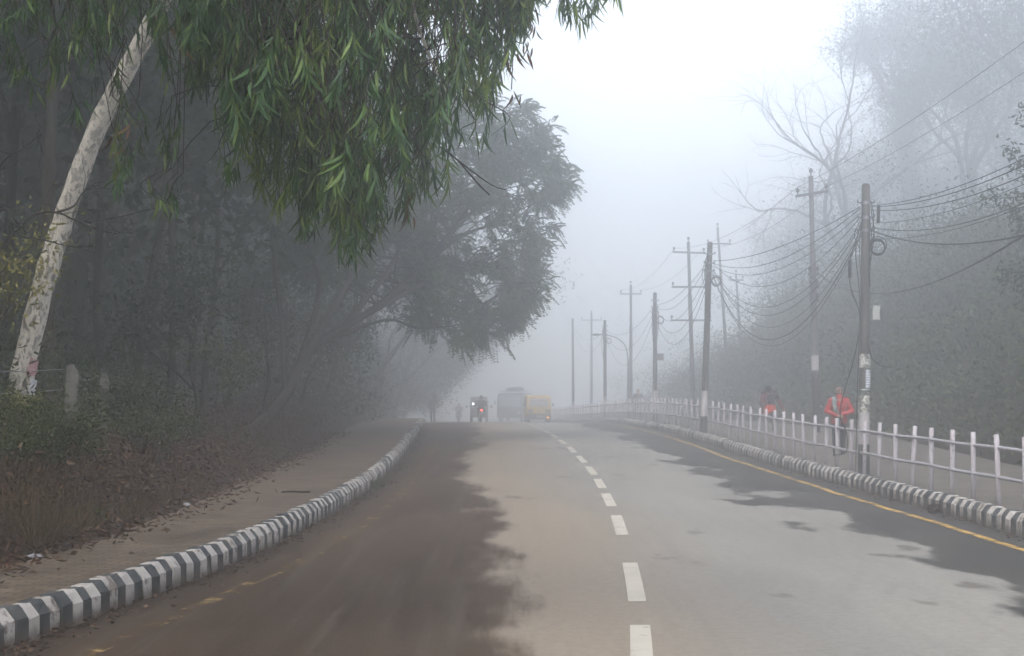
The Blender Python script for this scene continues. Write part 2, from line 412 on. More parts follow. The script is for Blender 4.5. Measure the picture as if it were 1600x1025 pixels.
# road sheet
Yr = np.concatenate([np.arange(-20, 8, 1.), np.arange(8, 80, .4), np.arange(80, 246, 2.)])
fr = np.linspace(0, 1, 17)
Xr = LK(Yr)[:,None]*(1-fr) + RK(Yr)[:,None]*fr
Yr2 = np.repeat(Yr[:,None], 17, 1); Zr = G(Yr2) - .0012*(Xr-CL(Yr2))**2
rm = grid_mesh('road', Xr, Yr2, Zr, M['road'])
BL = curve([(-40,-.9),(8,-.85),(10,-1.2),(12,-1.3),(15.5,-1.35),(17,-1.9),(20,-2.2),(24,-2.5),(30,-2.45),(40,-2.2),(300,-2)], 1.2)
def uvmap(me, name, U, V):
    uv = me.uv_layers.new(name=name); idx = np.zeros(len(me.loops), np.int32); me.loops.foreach_get('vertex_index', idx)
    a = np.stack([U.ravel()[idx], V.ravel()[idx]], -1).astype(np.float32); uv.data.foreach_set('uv', a.ravel())
rdist = RK(Yr2)-Xr
uvmap(rm, 'damp', Xr-CL(Yr2)-BL(Yr2), rdist-1.9)
uvmap(rm, 'edge', Xr-LK(Yr2), rdist)
road = tag(link('road', rm), kind='structure')
def strip(name, fa, fb, zoff, mat, y0, y1, step=.4, n=2, parent=None, jitter=0):
    Y = np.arange(y0, y1+.01, step); f = np.linspace(0, 1, n)
    A = fa(Y)+jitter*fbm(Y, Y*0, 1.7, 4, 3); B = fb(Y)+jitter*fbm(Y, Y*0+5, 2.1, 4, 4)
    X = A[:,None]*(1-f)+B[:,None]*f; YY = np.repeat(Y[:,None], n, 1)
    return link(name, grid_mesh(name, X, YY, G(YY)+zoff-.0012*0, mat), parent)
zc = lambda d: .005
# painted markings, each a thin sheet on the road
def road_patch(name, fl, fw, y0, y1, mat, lift=.005):
    Y = np.linspace(y0, y1, max(3, int((y1-y0)/.5))); f = np.linspace(-.5, .5, 3)
    X = fl(Y)[:,None]+f*fw; YY = np.repeat(Y[:,None], 3, 1)
    return link(name, grid_mesh(name, X, YY, G(YY)-.0012*(X-CL(YY))**2+lift, mat), road)
for y0, y1 in [(8.5,12.75),(14.12,17.17),(20.3,23.3),(25.0,27.9),(29.3,32.0),(33.4,36.4),(37.9,40.9),(42.4,45.4),(46.9,49.9),(51.4,54.4),(55.9,58.9),(60.4,63.4),(64.9,67.9),(69.4,72.4),(73.9,76.9),(78.4,81.4),(83,86),(87.5,90.5),(92,95)]:
    road_patch('centre_line_dash', CL, .15, y0, y1, M['dash'])
road_patch('yellow_edge_line', lambda Y: RK(Y)-.52+.05*fbm(Y, Y*0, .8, 3, 8), .12, 15, 120, M['yellowR'])
road_patch('worn_yellow_edge_line', lambda Y: LK(Y)+.62+.04*fbm(Y, Y*0, .8, 3, 9), .15, 8, 90, M['yellowL'])
KW = .17
pl = tag(strip('pavement', lambda Y: LO(Y)-.05, lambda Y: LK(Y)-KW+.01, PVL, M['paveL'], -20, 245, .5, 6), kind='structure')
pr = tag(strip('pavement', lambda Y: RK(Y)+KW-.01, lambda Y: RO(Y)+.05, PVR, M['paveR'], -20, 245, .5, 6), kind='structure')

# kerbs of painted blocks
def kerb(side, F, y0, yN, nmax):
    k = tag(empty('kerb'), kind='structure')
    s = -1 if side == 'L' else 1
    prof = [(0,-.06),(0,.145),(.05,.215),(.075,.235),(KW,.235),(KW,-.06)]
    prof = [(a*s, b) for a, b in prof]
    L = .2
    meshes = []
    for m in (M['kw'], M['kb']):
        vs = []
        for q in range(4):
            mb = MB().prism(prof, 'y', -L/2+.004, L/2-.004); me = mb.mesh('kerb_block', m, bevel=.006)
            rr = np.random.default_rng(q+3)
            for v in me.vertices: v.co += Vector(rr.normal(0, .0025, 3))
            vs.append(me)
        meshes.append(vs)
    rest = [MB(), MB()]
    Y = y0; i = 0; r = random.Random(5)
    while Y < yN:
        a = math.atan2(-(float(F(Y+.1))-float(F(Y-.1))), .2); dY = L*math.cos(a)
        if i < nmax:
            o = link('kerb_block', meshes[i % 2][r.randrange(4)], k)
            o.location = (float(F(Y))+r.gauss(0,.007), Y, float(G(Y))+r.gauss(0,.006)); o.rotation_euler = (r.gauss(0,.008), r.gauss(0,.014), a+r.gauss(0,.016))
        else:
            mb = rest[i % 2]; j = len(mb.v); c = Matrix.Translation((float(F(Y)), Y, float(G(Y)))) @ Matrix.Rotation(a, 4, 'Z')
            mb.prism(prof, 'y', -L/2+.004, L/2-.004)
            mb.v[j:] = [tuple(c @ Vector(p)) for p in mb.v[j:]]
        Y += dY; i += 1
    for mb, m in zip(rest, ('kw', 'kb')):
        if mb.v: tag(mb.build('kerb_block_row', M[m], k), kind='stuff')
    return k
kerb('L', LK, 8.6, 130, 300); kerb('R', RK, 17, 130, 300)

# ------------------------------------------------------------------ railing
RAIL = lambda Y: RK(Y)+.55
def railing():
    t = tag(empty('railing', (float(RAIL(20)), 20, gz(float(RAIL(20)), 20))), 'pale painted pipe railing along the right pavement edge', 'railing')
    inv = Matrix.Translation(-t.location)
    post = MB().tube([(0,0,-.05),(0,0,.5),(0,0,.975),(0,0,.985)], [.036,.036,.036,.028], 12).mesh('post', M['railpaint'], True)
    Y = 17.5; ys = []
    while Y < 150: ys.append(Y); Y += 1.13+.05*math.sin(Y*9)
    for y in ys:
        o = link('post', post, t); p = Vector((float(RAIL(y)), y, float(G(y))+PVR)); o.location = p - t.location
        o.rotation_euler = (random.Random(int(y*10)).gauss(0,.025), random.Random(int(y*7)).gauss(0,.02), y)
    for h, r in ((.80,.026),(.40,.026)):
        Yp = np.arange(17, 150, .565)
        pts = [Vector((float(RAIL(y))-.0, y, float(G(y))+PVR+h+.006*math.sin(y*1.7)))-t.location for y in Yp]
        MB().tube(pts, r, 10).build('rail', M['pipe'], t, True)
    base = MB()
    return t
railing()

# ------------------------------------------------------------------ utility poles
def rail_pos(Y, off): return Vector((float(RAIL(Y))+off, Y, float(G(Y))+PVR))
def pole(Xb, Yb, zt, xt, label, bands=True, r0=.105, r1=.075, group='concrete cable poles by the railing', extra=True, seed=0):
    zb = float(G(Yb))+PVR; h = zt-zb
    t = tag(empty('utility_pole', (Xb, Yb, zb)), label, 'pole', group)
    lean = xt-Xb; r = random.Random(seed)
    P = lambda k: Vector((lean*k/h, 0, k)); rad = lambda k: r0+(r1-r0)*k/h
    MB().tube([P(-.1), P(.3), P(h*.5), P(h-.04), P(h)], [rad(0), rad(.3), rad(h*.5), rad(h), r1*.7], 14).build('shaft', M['concrete'], t, True)
    if bands:
        MB().tube([P(.0), P(.55)], [rad(0)+.004, rad(.55)+.004], 14, False).build('black_band', M['poleb'], t, True)
        MB().tube([P(.552), P(1.3)], [rad(.55)+.003, rad(1.3)+.003], 14, False).build('white_band', M['polew'], t, True)
    if extra:
        for k in (.35,.62,.85):
            MB().tube([P(h-k-.03), P(h-k+.03)], [rad(h-k)+.012]*2, 14).build('clamp', M['steel'], t)
            for sx in (-1, 1):
                MB().tube([P(h-k)+Vector((sx*.08,0,0)), P(h-k)+Vector((sx*.15,-.02,.01)), P(h-k)+Vector((sx*.15,-.02,.06))], [.014,.02,.024], 8).build('insulator', M['steel'], t, True)
        c = MB()
        for q in range(5): c.torus(P(h-1.15)+Vector((.22,-.05+.015*q,r.gauss(0,.02))), .14+r.gauss(0,.01), .008, 'y', 20, 6)
        c.build('cable_coil', M['black'], t, True)
        c = MB()
        for q in range(9):
            a = r.uniform(0, 6.28); k0 = h-r.uniform(.3,.8); k1 = h-r.uniform(.9,2.2); rr = rad(h)+.02
            c.tube(bez([P(k0)+Vector((math.cos(a)*rr, math.sin(a)*rr, 0)), P((k0+k1)/2)+Vector((math.cos(a)*(rr+r.uniform(.02,.12)), math.sin(a)*(rr+.02), 0)), P(k1)+Vector((math.cos(a+.3)*rr, math.sin(a+.3)*rr, 0))], 8), .008, 5)
        c.build('hanging_cables', M['black'], t, True)
    return t, P, rad, h
p1, P, rad, h1 = pole(6.42, 31.4, 1.8+(598-287)*31.4/FPX, 6.46, 'nearest cable pole with pasted notices, white band and small white box', seed=1)
# box, notices, dropping cables on the near pole
mb = MB(); b = P(2.95); mb.box(b+Vector((.19,-.03,0)), (.13,.11,.26)); mb.build('junction_box', simple('white_box', (.4,.4,.38), (.32,.32,.3), 6, .5), p1, bevel=.01)
MB().box(b+Vector((.11,-.03,-.08)), (.06,.03,.03)).box(b+Vector((.11,-.03,.08)), (.06,.03,.03)).build('box_bracket', M['steel'], p1)
def wrap_sheet(name, P, rad, k0, k1, a0, a1, mat, parent, off=.006):
    V = []; F = []
    for i in range(7):
        a = a0+(a1-a0)*i/6
        for k in (k0, k1): V.append(tuple(P(k)+Vector((math.sin(a)*(rad(k)+off), -math.cos(a)*(rad(k)+off), 0))))
    for i in range(6): F.append((2*i, 2*i+2, 2*i+3, 2*i+1))
    me = bpy.data.meshes.new(name); me.from_pydata(V, [], F); me.materials.append(mat)
    o = link(name, me, parent); md = o.modifiers.new('t', 'SOLIDIFY'); md.thickness = .002; md.offset = 1; return o
t = NT('printed_notice'); v = t.coord()
ln = t.n('TexWave', {'Vector': v, 'Scale': 7., 'Distortion': 2.}, wave_type='BANDS', bands_direction='Z').outputs['Fac']
sx = t.noise(t.mapping(v, (30,30,2)), 3, 2)
t.fin(t.mix(t.math('MULTIPLY', t.step(ln, .55, .7), t.step(sx, .4, .55)), (.62,.64,.68), (.12,.13,.17)), .7); M['notice'] = t.m
t = NT('torn_posters'); v = t.coord(); f = t.noise(v, 9, 5, .6)
t.fin(t.ramp(f, [(.36,(.10,.10,.09)),(.44,(.2,.19,.17)),(.5,(.55,.54,.5)),(.58,(.16,.16,.14)),(.64,(.42,.36,.08)),(.7,(.2,.2,.18))], 'CONSTANT'), .8); M['torn'] = t.m
wrap_sheet('paper_notice', P, rad, 1.58, 1.92, .0, 1.2, M['notice'], p1, .012)
wrap_sheet('torn_posters', P, rad, 1.14, 1.56, -1.6, 1.6, M['torn'], p1)
wrap_sheet('torn_posters', P, rad, 1.95, 2.2, -1.3, 1.3, M['torn'], p1)
wrap_sheet('tape_band', P, rad, 1.50, 1.54, -1.7, 1.7, simple('green_tape', (.05,.09,.07), None, 6), p1, .012)
c = MB()
c.tube(bez([P(4.55)+Vector((-.1,-.1,0)), P(3.9)+Vector((-.3,-.1,0)), P(3.4)+Vector((-.28,-.1,0)), P(2.9)+Vector((-.12,-.12,0)), P(2.2)+Vector((-.2,-.13,0)), P(1.2)+Vector((-.46,-.12,0)), P(.75)+Vector((-.34,-.12,0)), P(.42)+Vector((-.36,-.16,0)), P(.36)+Vector((-.6,-.2,0))], 40), .011, 6)
c.tube(bez([P(4.6)+Vector((-.1,-.08,0)), P(4.1)+Vector((-.2,-.1,0)), P(3.2)+Vector((-.12,-.12,0)), P(2.3)+Vector((-.13,-.12,0)), P(1.5)+Vector((-.15,-.11,0)), P(.0)+Vector((-.17,-.11,0))], 30), .009, 6)
c.tube(bez([P(2.35)+Vector((.05,-.11,0)), P(2.1)+Vector((.12,-.13,0)), P(1.98)+Vector((.3,-.13,0)), P(1.96)+Vector((.46,-.12,0))], 14), .009, 6)
c.build('drop_cable', M['black'], p1, True)
for q in ((-.30,3.75),(.21,4.75)):
    MB().tube([P(q[1]-.17)+Vector((q[0],-.1,0)), P(q[1]-.15)+Vector((q[0],-.1,0)), P(q[1]+.15)+Vector((q[0],-.1,0)), P(q[1]+.17)+Vector((q[0],-.1,0))], [.015,.03,.03,.015], 8).build('splice_case', M['black'], p1, True)
p2, P2, rad2, h2 = pole(5.58, 50.2, 1.8+(598-378)*50.2/FPX, 5.78, 'second cable pole with black foot standing against the kerb', seed=2)
p3, P3, rad3, h3 = pole(5.95, 71.5, 1.8+(598-457)*71.5/FPX, 5.94, 'third cable pole from the camera, small box halfway up', seed=3)
MB().box(P3(2.7)+Vector((.22,-.02,0)), (.26,.12,.28)).build('junction_box', M['postconc'], p3, bevel=.01)
p4, P4, rad4, h4 = pole(5.12, 94.5, 1.8+(598-500)*94.5/FPX, 5.1, 'fourth cable pole, faint in the fog above the railing', seed=4)
p5, P5, rad5, h5 = pole(4.35, 122, 1.8+(598-502)*122/FPX+.2, 4.3, 'farthest cable pole, almost lost in the fog', extra=False, seed=5)
p0, P0, rad0, h0 = pole(6.8, 15.0, 5.5, 6.82, 'cable pole nearest the camera beside the railing end', seed=6)
# steel power poles with cross arms
def power_pole(Xb, Yb, zt, label, arms, xt=None, r0=.11, group='steel power poles on the far side of the right pavement', paint=True):
    zb = gz(Xb, Yb) if Xb > float(RO(Yb)) else float(G(Yb))+PVR
    h = zt-zb; lean = (xt-Xb) if xt is not None else 0
    t = tag(empty('power_pole', (Xb, Yb, zb)), label, 'pole', group)
    P = lambda k: Vector((lean*k/h, 0, k))
    MB().tube([P(-.2), P(h*.35), P(h*.36), P(h*.7), P(h*.71), P(h)], [r0, r0, r0*.86, r0*.86, r0*.68, r0*.66], 12).build('shaft', M['greysteel'], t, True)
    for k, wd, ang in arms:
        c = MB(); q = P(h-k); ca, sa = math.cos(ang), math.sin(ang)
        c.box(q+Vector((0,-.1,0)), (wd, .07, .08), Matrix.Rotation(ang, 3, 'Y')); c.build('cross_arm', M['greysteel'], t)
        for s in (-1, 1):
            e = q+Vector((s*(wd/2-.06)*ca, -.1, -s*(wd/2-.06)*sa))
            MB().tube([e, e+Vector((0,0,.1)), e+Vector((0,0,.12)), e+Vector((0,0,.2)), e+Vector((0,0,.24))], [.016,.018,.05,.055,.02], 8).build('insulator', M['black2'], t, True)
    e = P(h)
    MB().tube([e, e+Vector((0,0,.1)), e+Vector((0,0,.12)), e+Vector((0,0,.2)), e+Vector((0,0,.24))], [.02,.02,.06,.06,.02], 8).build('insulator', M['black2'], t, True)
    if paint: 
        MB().tube([P(1.9), P(2.35)], [r0+.004]*2, 12, False).build('paper_notice', M['polew'], t, True)
    return t, P, h
M['greysteel'] = simple('grey_steel', (.085,.076,.076), (.06,.055,.055), 4, .65, .1, world=True)
M['black2'] = simple('brown_porcelain', (.06,.045,.04), None, 9, .35, 0)
pw1 = power_pole(9.3, 52.5, 1.8+(598-275)*52.5/FPX, 'tall power pole with tilted cross arm behind the two pedestrians', [(.55,1.0,R(-9)),(3.0,.35,0),(3.4,.3,0),(3.8,.3,0)], 9.12)
pw2 = power_pole(8.45, 80, 1.8+(598-378)*80/FPX, 'second power pole with three cross arms', [(.5,1.5,R(2)),(2.1,1.7,R(0)),(3.65,1.9,R(0))], 8.2, paint=False)
pw3 = power_pole(7.15, 103.5, 1.8+(598-445)*103.5/FPX, 'third power pole with single cross arm, pale in the fog', [(.55,1.3,0)], 7.15, paint=False)
pw4 = power_pole(6.1, 132, 1.8+(598-490)*132/FPX, 'fourth power pole, the faintest cross arm over the road bend', [(.5,1.6,0)], 6.1, paint=False)
pw5 = power_pole(11.6, 92.5, 1.8+(598-355)*92.5/FPX, 'thin leaning power pole rising beside the bank behind the second cable pole', [(.9,1.3,0)], 11.05, .09, paint=False)
pw6 = power_pole(12.8, 96, 1.8+(598-428)*96/FPX, 'short thin pole on the foggy bank between two taller ones', [(.35,.8,0)], 12.5, .08, paint=False)

# overhead wires
def wire(a, b, sag, label, group, r=.012, n=26, cat='wire'):
    a = Vector(a); b = Vector(b)
    pts = [a.lerp(b, k/n)-Vector((0,0,sag*4*(k/n)*(1-k/n))) for k in range(n+1)]
    o = MB().tube([p-a for p in pts], r*.68, 6).build('overhead_wire', M['wire'], None, True); o.location = a
    return tag(o, label, cat, group)
M['wire'] = simple('black_wire', (.025,.025,.028), (.035,.035,.035), 3, .6, 0)
B1, B2, B3, B4, B5, B0 = [Vector(p.location) for p in (p1, p2, p3, p4, p5, p0)]
rw = random.Random(12)
lab = 'thin black wire sagging between the nearest and second cable poles'
for ka, kb, sag, r in [(.42,.55,.25,.012),(.45,.62,.5,.012),(.55,.7,.62,.010),(.62,.62,.95,.010),(.75,.8,1.3,.011),(.8,.85,1.45,.012),(.9,.72,1.75,.010),(.95,.95,1.9,.017),(1.0,.9,2.05,.010)]:
    wire(B1+P(h1-ka)+Vector((-.1,0,0)), B2+P2(h2-kb)+Vector((.1,0,0)), sag, lab, 'wires between the first two cable poles', r)
lab = 'thin black wire sagging between the second and third cable poles'
for ka, kb, sag, r in [(.5,.5,.35,.012),(.55,.6,.6,.012),(.75,.7,.95,.012),(.9,.85,1.25,.012),(1.1,1.0,1.5,.012)]:
    wire(B2+P2(h2-ka), B3+P3(h3-kb), sag, lab, 'wires between the second and third cable poles', r)
lab = 'faint wire between the third and fourth cable poles'
for ka, kb, sag in [(.5,.5,.7),(.7,.7,1.3),(.9,.8,1.9)]: wire(B3+P3(h3-ka), B4+P4(h4-kb), sag, lab, 'wires between the third and fourth cable poles', .013)
for ka, kb, sag in [(.5,.5,.8),(.7,.6,1.4)]: wire(B4+P4(h4-ka), B5+P5(h5-kb), sag, 'very faint wire running on to the farthest cable pole', 'wires to the farthest cable pole', .013)
lab = 'thin black wire running from the nearest visible pole out of the picture to the right'
for ka, kb, sag, r in [(.4,.25,.42,.010),(.42,.32,.46,.012),(.48,.45,.5,.012),(.72,.6,.42,.008),(.8,.66,.60,.012),(1.0,.85,.45,.008)]:
    wire(B1+P(h1-ka)+Vector((.1,0,0)), B0+P0(h0-kb), sag, lab, 'wires leaving to the right', r)
wire(B1+P(h1-.85)+Vector((.1,0,0)), B0+P0(h0-1.35), .62, 'thicker sagging cable leaving the nearest pole to the right edge', 'cables to the right edge', .018)
wire(pw1[0].location+pw1[1](pw1[2]-3.0)+Vector((.15,-.1,0)), B0+P0(h0-.5)+Vector((0,.1,0)), 1.35, 'thick dark cable looping low behind the nearest pole up to the right', 'cables to the right edge', .024)
for s in (-.42,.42):
    a = pw1[0].location+pw1[1](pw1[2]-.35)+Vector((s,-.1,0)); b = pw2[0].location+pw2[1](pw2[2]-.3)+Vector((s*1.6,-.1,0))
    wire(a, b, .5, 'faint power line between the two tall power poles', 'power lines between power poles', .010)
    wire(a, (10.6+s, 12, 9.6), .6, 'faint power line climbing from the tall power pole to the upper right', 'power lines to the upper right', .010)
    wire(b, pw3[0].location+pw3[1](pw3[2]-.3)+Vector((s*1.3,-.1,0)), .5, 'pale power line between the second and third power poles', 'far power lines', .011)
power_pole(10.6, 12, 9.7, 'power pole on the right pavement nearest the camera', [(.35,1.0,0)])
# arched lamp arm seen by the third power pole
lp = tag(empty('street_lamp', (6.75, 100, float(G(100))+PVR)), 'curved street lamp arm on a thin post, pale in the fog by the bend', 'street lamp')
MB().tube([(0,0,-.1),(0,0,3.6)], [.07,.05], 10).build('post', M['greysteel'], lp, True)
MB().tube(bez([(0,0,3.55),(-.15,0,4.3),(-.6,0,4.75),(-1.2,0,4.95),(-1.7,0,5.0)], 16), .035, 8).build('arm', M['greysteel'], lp, True)
MB().sphere((-1.85,0,4.98), (.28,.1,.07), 12, 8).build('lamp_head', M['greysteel'], lp, True)
# ------------------------------------------------------------------ trees
def tubes_obj(name, polys, mat, parent, org, n=8):
    mb = MB()
    for pts, rad in polys:
        if len(pts) > 1: mb.tube([Vector(p)-org for p in pts], rad, n if rad[0] > .05 else min(n, 5), False)
    me = bpy.data.meshes.new(name); me.from_pydata(mb.v, [], mb.f); me.polygons.foreach_set('use_smooth', [True]*len(me.polygons))
    me.materials.append(mat); return link(name, me, parent)
def grow(rg, p, d, L, r, level, maxl, polys, tips, spread=.75, trop=.05, wig=.16, kids=(3,5), shrink=(.5,.75), taper=.55):
    n = max(4, int(5+L)); pts = [Vector(p)]; d = Vector(d).normalized(); ds = [d.copy()]
    for i in range(n):
        d = (d + Vector(rg.normal(0, wig, 3)) + Vector((0,0,trop))).normalized(); pts.append(pts[-1]+d*(L/n)); ds.append(d.copy())
    rad = [r*(1-(1-taper)*i/n) for i in range(n+1)]
    if level == maxl: rad = [r*(1-.8*i/n) for i in range(n+1)]
    polys.append((pts, rad))
    if level >= maxl-1: tips += [(pts[i], ds[i]) for i in range(n//2, n+1)]
    if level < maxl:
        for k in range(rg.integers(*kids)+1):
            i = n if k == 0 else int(rg.uniform(.35, 1)*n)
            ax = Vector(rg.normal(0, 1, 3)).cross(ds[i]).normalized()
            nd = (Matrix.Rotation(rg.uniform(.35, 1)*spread*(.5 if k == 0 else 1), 3, ax) @ ds[i])
            grow(rg, pts[i], nd, L*rg.uniform(*shrink), rad[i]*(.8 if k == 0 else .6), level+1, maxl, polys, tips, spread, trop, wig, kids, shrink, taper)
def leaf_cloud(rg, tips, per, sig, L, W, droop=.5):
    T = np.array([list(p) for p, d in tips]); D = np.array([list(d) for p, d in tips])
    i = rg.integers(0, len(T), per*len(T)) if per >= 1 else rg.integers(0, len(T), int(per*len(T)))
    P = T[i]+rg.normal(0, sig, (len(i),3)); d = D[i]*.6+rg.normal(0, .7, (len(i),3)); d[:,2] -= droop
    return leaf_quads(P, d, rg.uniform(.7, 1.3, len(i))*L, W*rg.uniform(.7, 1.3, len(i)), rg)
def tree(name, label, cat, base, height, r, seed, bark, leaf, per=8, sig=.35, L=.16, W=.07, maxl=4, trunk_frac=.45, lean=(0,0), spread=.75, group=None, droop=.4, kids=(2,4), trop=.06):
    rg = np.random.default_rng(seed); org = Vector(base); polys = []; tips = []
    tl = height*trunk_frac; n = 10; pts = []
    for i in range(n+1):
        k = i/n; pts.append(org+Vector((lean[0]*k+math.sin(k*5+seed)*.08, lean[1]*k+math.cos(k*4+seed)*.08, tl*k-.3*(1-k))))
    rads = [r*(1.35-.35*min(1, k/2)) if k < 2 else r*(1-.35*k/n) for k in range(n+1)]
    polys.append((pts, rads))
    d = (pts[-1]-pts[-2]).normalized()
    for k in range(4):
        a = k*1.57+rg.uniform(0, 1); q = n if k < 2 else n-rg.integers(1, 4)
        nd = d+Vector((math.cos(a), math.sin(a), 0))*rg.uniform(.25, .8)*spread
        grow(rg, pts[q], nd, (height-tl)*rg.uniform(.42, .6), rads[q]*.62, 1, maxl, polys, tips, spread, trop, .15, kids)
    t = tag(empty(name, base), label, cat, group)
    tubes_obj('trunk', polys, bark, t, org)
    if leaf:
        V = leaf_cloud(rg, tips, per, sig, L, W, droop)-np.array(org, np.float32)
        tag(link('crown', quads_mesh('crown', V, leaf), t), kind='stuff')
    return t

# --- pale leaning eucalyptus with its drooping foreground foliage
eb = px(12, 700, 25.0); eb.z = gz(eb.x, eb.y)-.1
eu = tag(empty('eucalyptus_tree', eb), 'leaning pale mottled trunk at left with long drooping green leaves overhead', 'tree')
trunk = bez([eb, px(27,628,25), px(41,557,25), px(71,434,25), px(94,360,25), px(110,310,24.9), px(152,200,24.7), px(196,112,24.4), px(250,10,24), px(300,-120,23), px(350,-260,21.5)], 40)
polys = [(trunk, [.178-.065*(i/(len(trunk)-1))+.08*math.exp(-i/3.) + .008*math.sin(i*2.1) for i in range(len(trunk))])]
limb1 = bez([px(330,-200,22), px(430,-330,19), px(520,-330,16), px(600,-260,13.5), px(720,-220,12.2), px(900,-170,11.8)], 30)
limb2 = bez([px(330,-210,22), px(300,-330,18), px(260,-300,15), px(150,-220,13), px(20,-180,12.5)], 24)
limb3 = bez([limb1[14], px(450,-200,13.4), px(420,-110,12.6), px(440,-20,12.2), px(470,60,12.0)], 20)
limb4 = bez([limb1[18], px(600,-140,12.6), px(630,-40,12.2), px(660,60,12.2), px(700,150,12.1)], 20)
limb5 = bez([limb1[14], px(380,-150,13.4), px(360,-60,13.0), px(380,60,12.9), px(420,170,12.7)], 20)
for lb, r0 in ((limb1,.12),(limb2,.09),(limb3,.035),(limb4,.03),(limb5,.03)):
    polys.append((lb, [r0*(1-.75*i/(len(lb)-1)) for i in range(len(lb))]))
limbpts = np.array([list(p) for lb in (limb1,limb2,limb3,limb4,limb5) for p in lb])
tubes_obj('trunk', polys, M['euca'], eu, eb, 14)
re = np.random.default_rng(21)
ox = [-40,0,40,80,120,160,200,240,280,310,330,350,380,400,440,470,520,560,585,610,650,690,720,745,770,790,815,840]
oy = [150,140,150,120,90,150,60,100,140,175,240,265,270,310,330,370,402,402,350,325,300,290,255,215,140,70,30,-40]
LP, LD, LL, LW, LB = [], [], [], [], []; twigs = []; BR = [0]
def strand(x, y0, y1, Y, dens=1.0, wob=18):
    a = px(x+re.normal(0, wob), y0, Y); b = px(x, y1, Y+re.normal(0, .25))
    m = a.lerp(b, .5)+Vector((re.normal(0, .10), re.normal(0, .10), 0))
    pts = bez([a, m, b], 6); twigs.append((pts, [.0045*(1-.75*i/(len(pts)-1)) for i in range(len(pts))]))
    ln = (a-b).length; n = int(max(4, ln*36*dens))
    for k in range(n):
        u = 1-abs(re.normal(0, .42)); u = min(max(u, .04), 1)
        p = pts[min(int(u*(len(pts)-1)), len(pts)-1)].lerp(pts[min(int(u*(len(pts)-1))+1, len(pts)-1)], (u*(len(pts)-1)) % 1)
        az = re.uniform(0, 6.283); tilt = abs(re.normal(.32, .22))
        LP.append(list(p)); LD.append([math.cos(az)*math.sin(tilt), math.sin(az)*math.sin(tilt), -math.cos(tilt)])
        LB.append(BR[0]); LL.append(re.uniform(.08, .21)); LW.append(re.uniform(.011, .020))
for i in range(165):
    BR[0] = int(re.uniform() < .27)
    x0 = re.uniform(305, 830); yb = np.interp(x0, ox, oy); y0_ = yb-re.uniform(0, 1)**1.1*(yb+90)-12; Y = re.uniform(11.0, 13.8)
    for k in range(re.integers(3, 9)):
        x = x0+re.normal(0, 13); y1 = min(y0_+re.normal(0, 20), np.interp(x, ox, oy)+re.normal(-6, 12))
        strand(x, y1-re.uniform(70, 170), y1, Y+re.normal(0, .15), 1.15)
for i in range(34):
    x0 = re.uniform(-60, 320); yb = np.interp(x0, ox, oy); y0_ = yb-abs(re.normal(0, .5))*(yb+110)-18; Y = re.uniform(11.5, 14)
    for k in range(re.integers(2, 5)):
        x = x0+re.normal(0, 11); y1 = min(y0_+re.normal(0, 14), np.interp(x, ox, oy)-10); strand(x, y1-re.uniform(60, 150), y1, Y, .9)
for x, y0, y1 in [(205,150,255),(172,150,290),(180,200,310),(192,60,165),(268,120,262),(262,150,255),(272,262,338),(275,270,330),(60,60,165),(118,60,190),(30,30,120),(355,200,290),(365,190,285),(380,180,250),(900,-90,30),(890,-100,45),(905,-70,52),(925,-120,15),(880,-100,22),(915,-100,38),(955,-110,8),(700,200,300),(740,190,235),(755,160,230),(760,100,180),(820,-60,60),(540,300,400),(565,320,402),(525,320,396),(620,240,345),(650,240,320),(665,235,318)]:
    BR[0] = int(re.uniform() < .35)
    for q in range(2): strand(x+re.normal(0, 4), y0, y1-18, re.uniform(11.6, 12.6), .75, 6)
# connect the strands to the limbs
for pts, rad in list(twigs):
    a = np.array(pts[0]); dd = np.linalg.norm((limbpts-a)*np.array([1,1,.8]), axis=1)+np.where(limbpts[:,2] > a[2]-.05, 0, 3)
    q = Vector(limbpts[int(np.argmin(dd))])
    if math.hypot(q.x-pts[0].x, q.y-pts[0].y) < .75 and q.z > pts[0].z-.1:
        m = q.lerp(pts[0], .5)+Vector((re.normal(0,.08), re.normal(0,.08), .10)); twigs.append((bez([q, m, pts[0]], 4), [.006-.0006*i for i in range(5)]))
    else:
        e = Vector((pts[0].x+re.normal(0,.2), pts[0].y+re.normal(0,.2), max(pts[0].z, CAMZ+HY*pts[0].y/FPX)+.9)); twigs.append((bez([e, e.lerp(pts[0], .5)+Vector((re.normal(0,.1),0,0)), pts[0]], 4), [.0055-.0006*i for i in range(5)]))
tubes_obj('twigs', twigs, M['twig'], eu, eb, 4)['kind'] = 'stuff'
def lance(P, D, L, W, rg, curl=.25):
    """curved lance-shaped leaves, 4 cross sections -> 3 quads folded at the midrib"""
    n = len(P); D = nrm(D); s = nrm(np.cross(D, rg.normal(size=(n,3)))); u = np.cross(D, s)
    c = rg.normal(0, curl, (n,1)); out = []
    st = [(0,.12),(.22,.85),(.5,1.),(.78,.6),(1,.04)]
    rows = []
    for k, wd in st:
        q = P + D*(L*k)[:,None] + s*(c*L[:,None]*(k*k))  + u*(L*.10*k*(1-k))[:,None]
        rows.append((q-s*(W*.5*wd)[:,None]*1.0, q+s*(W*.5*wd)[:,None]))
    for i in range(4):
        a, b = rows[i]; c2, d2 = rows[i+1]
        out.append(np.stack([a, b, d2, c2], 1))
    return np.stack(out, 1)          # n,4,4,3
LP, LD, LL, LW, LB = map(np.array, (LP, LD, LL, LW, LB))
Q = lance(LP, LD, LL, LW, re)
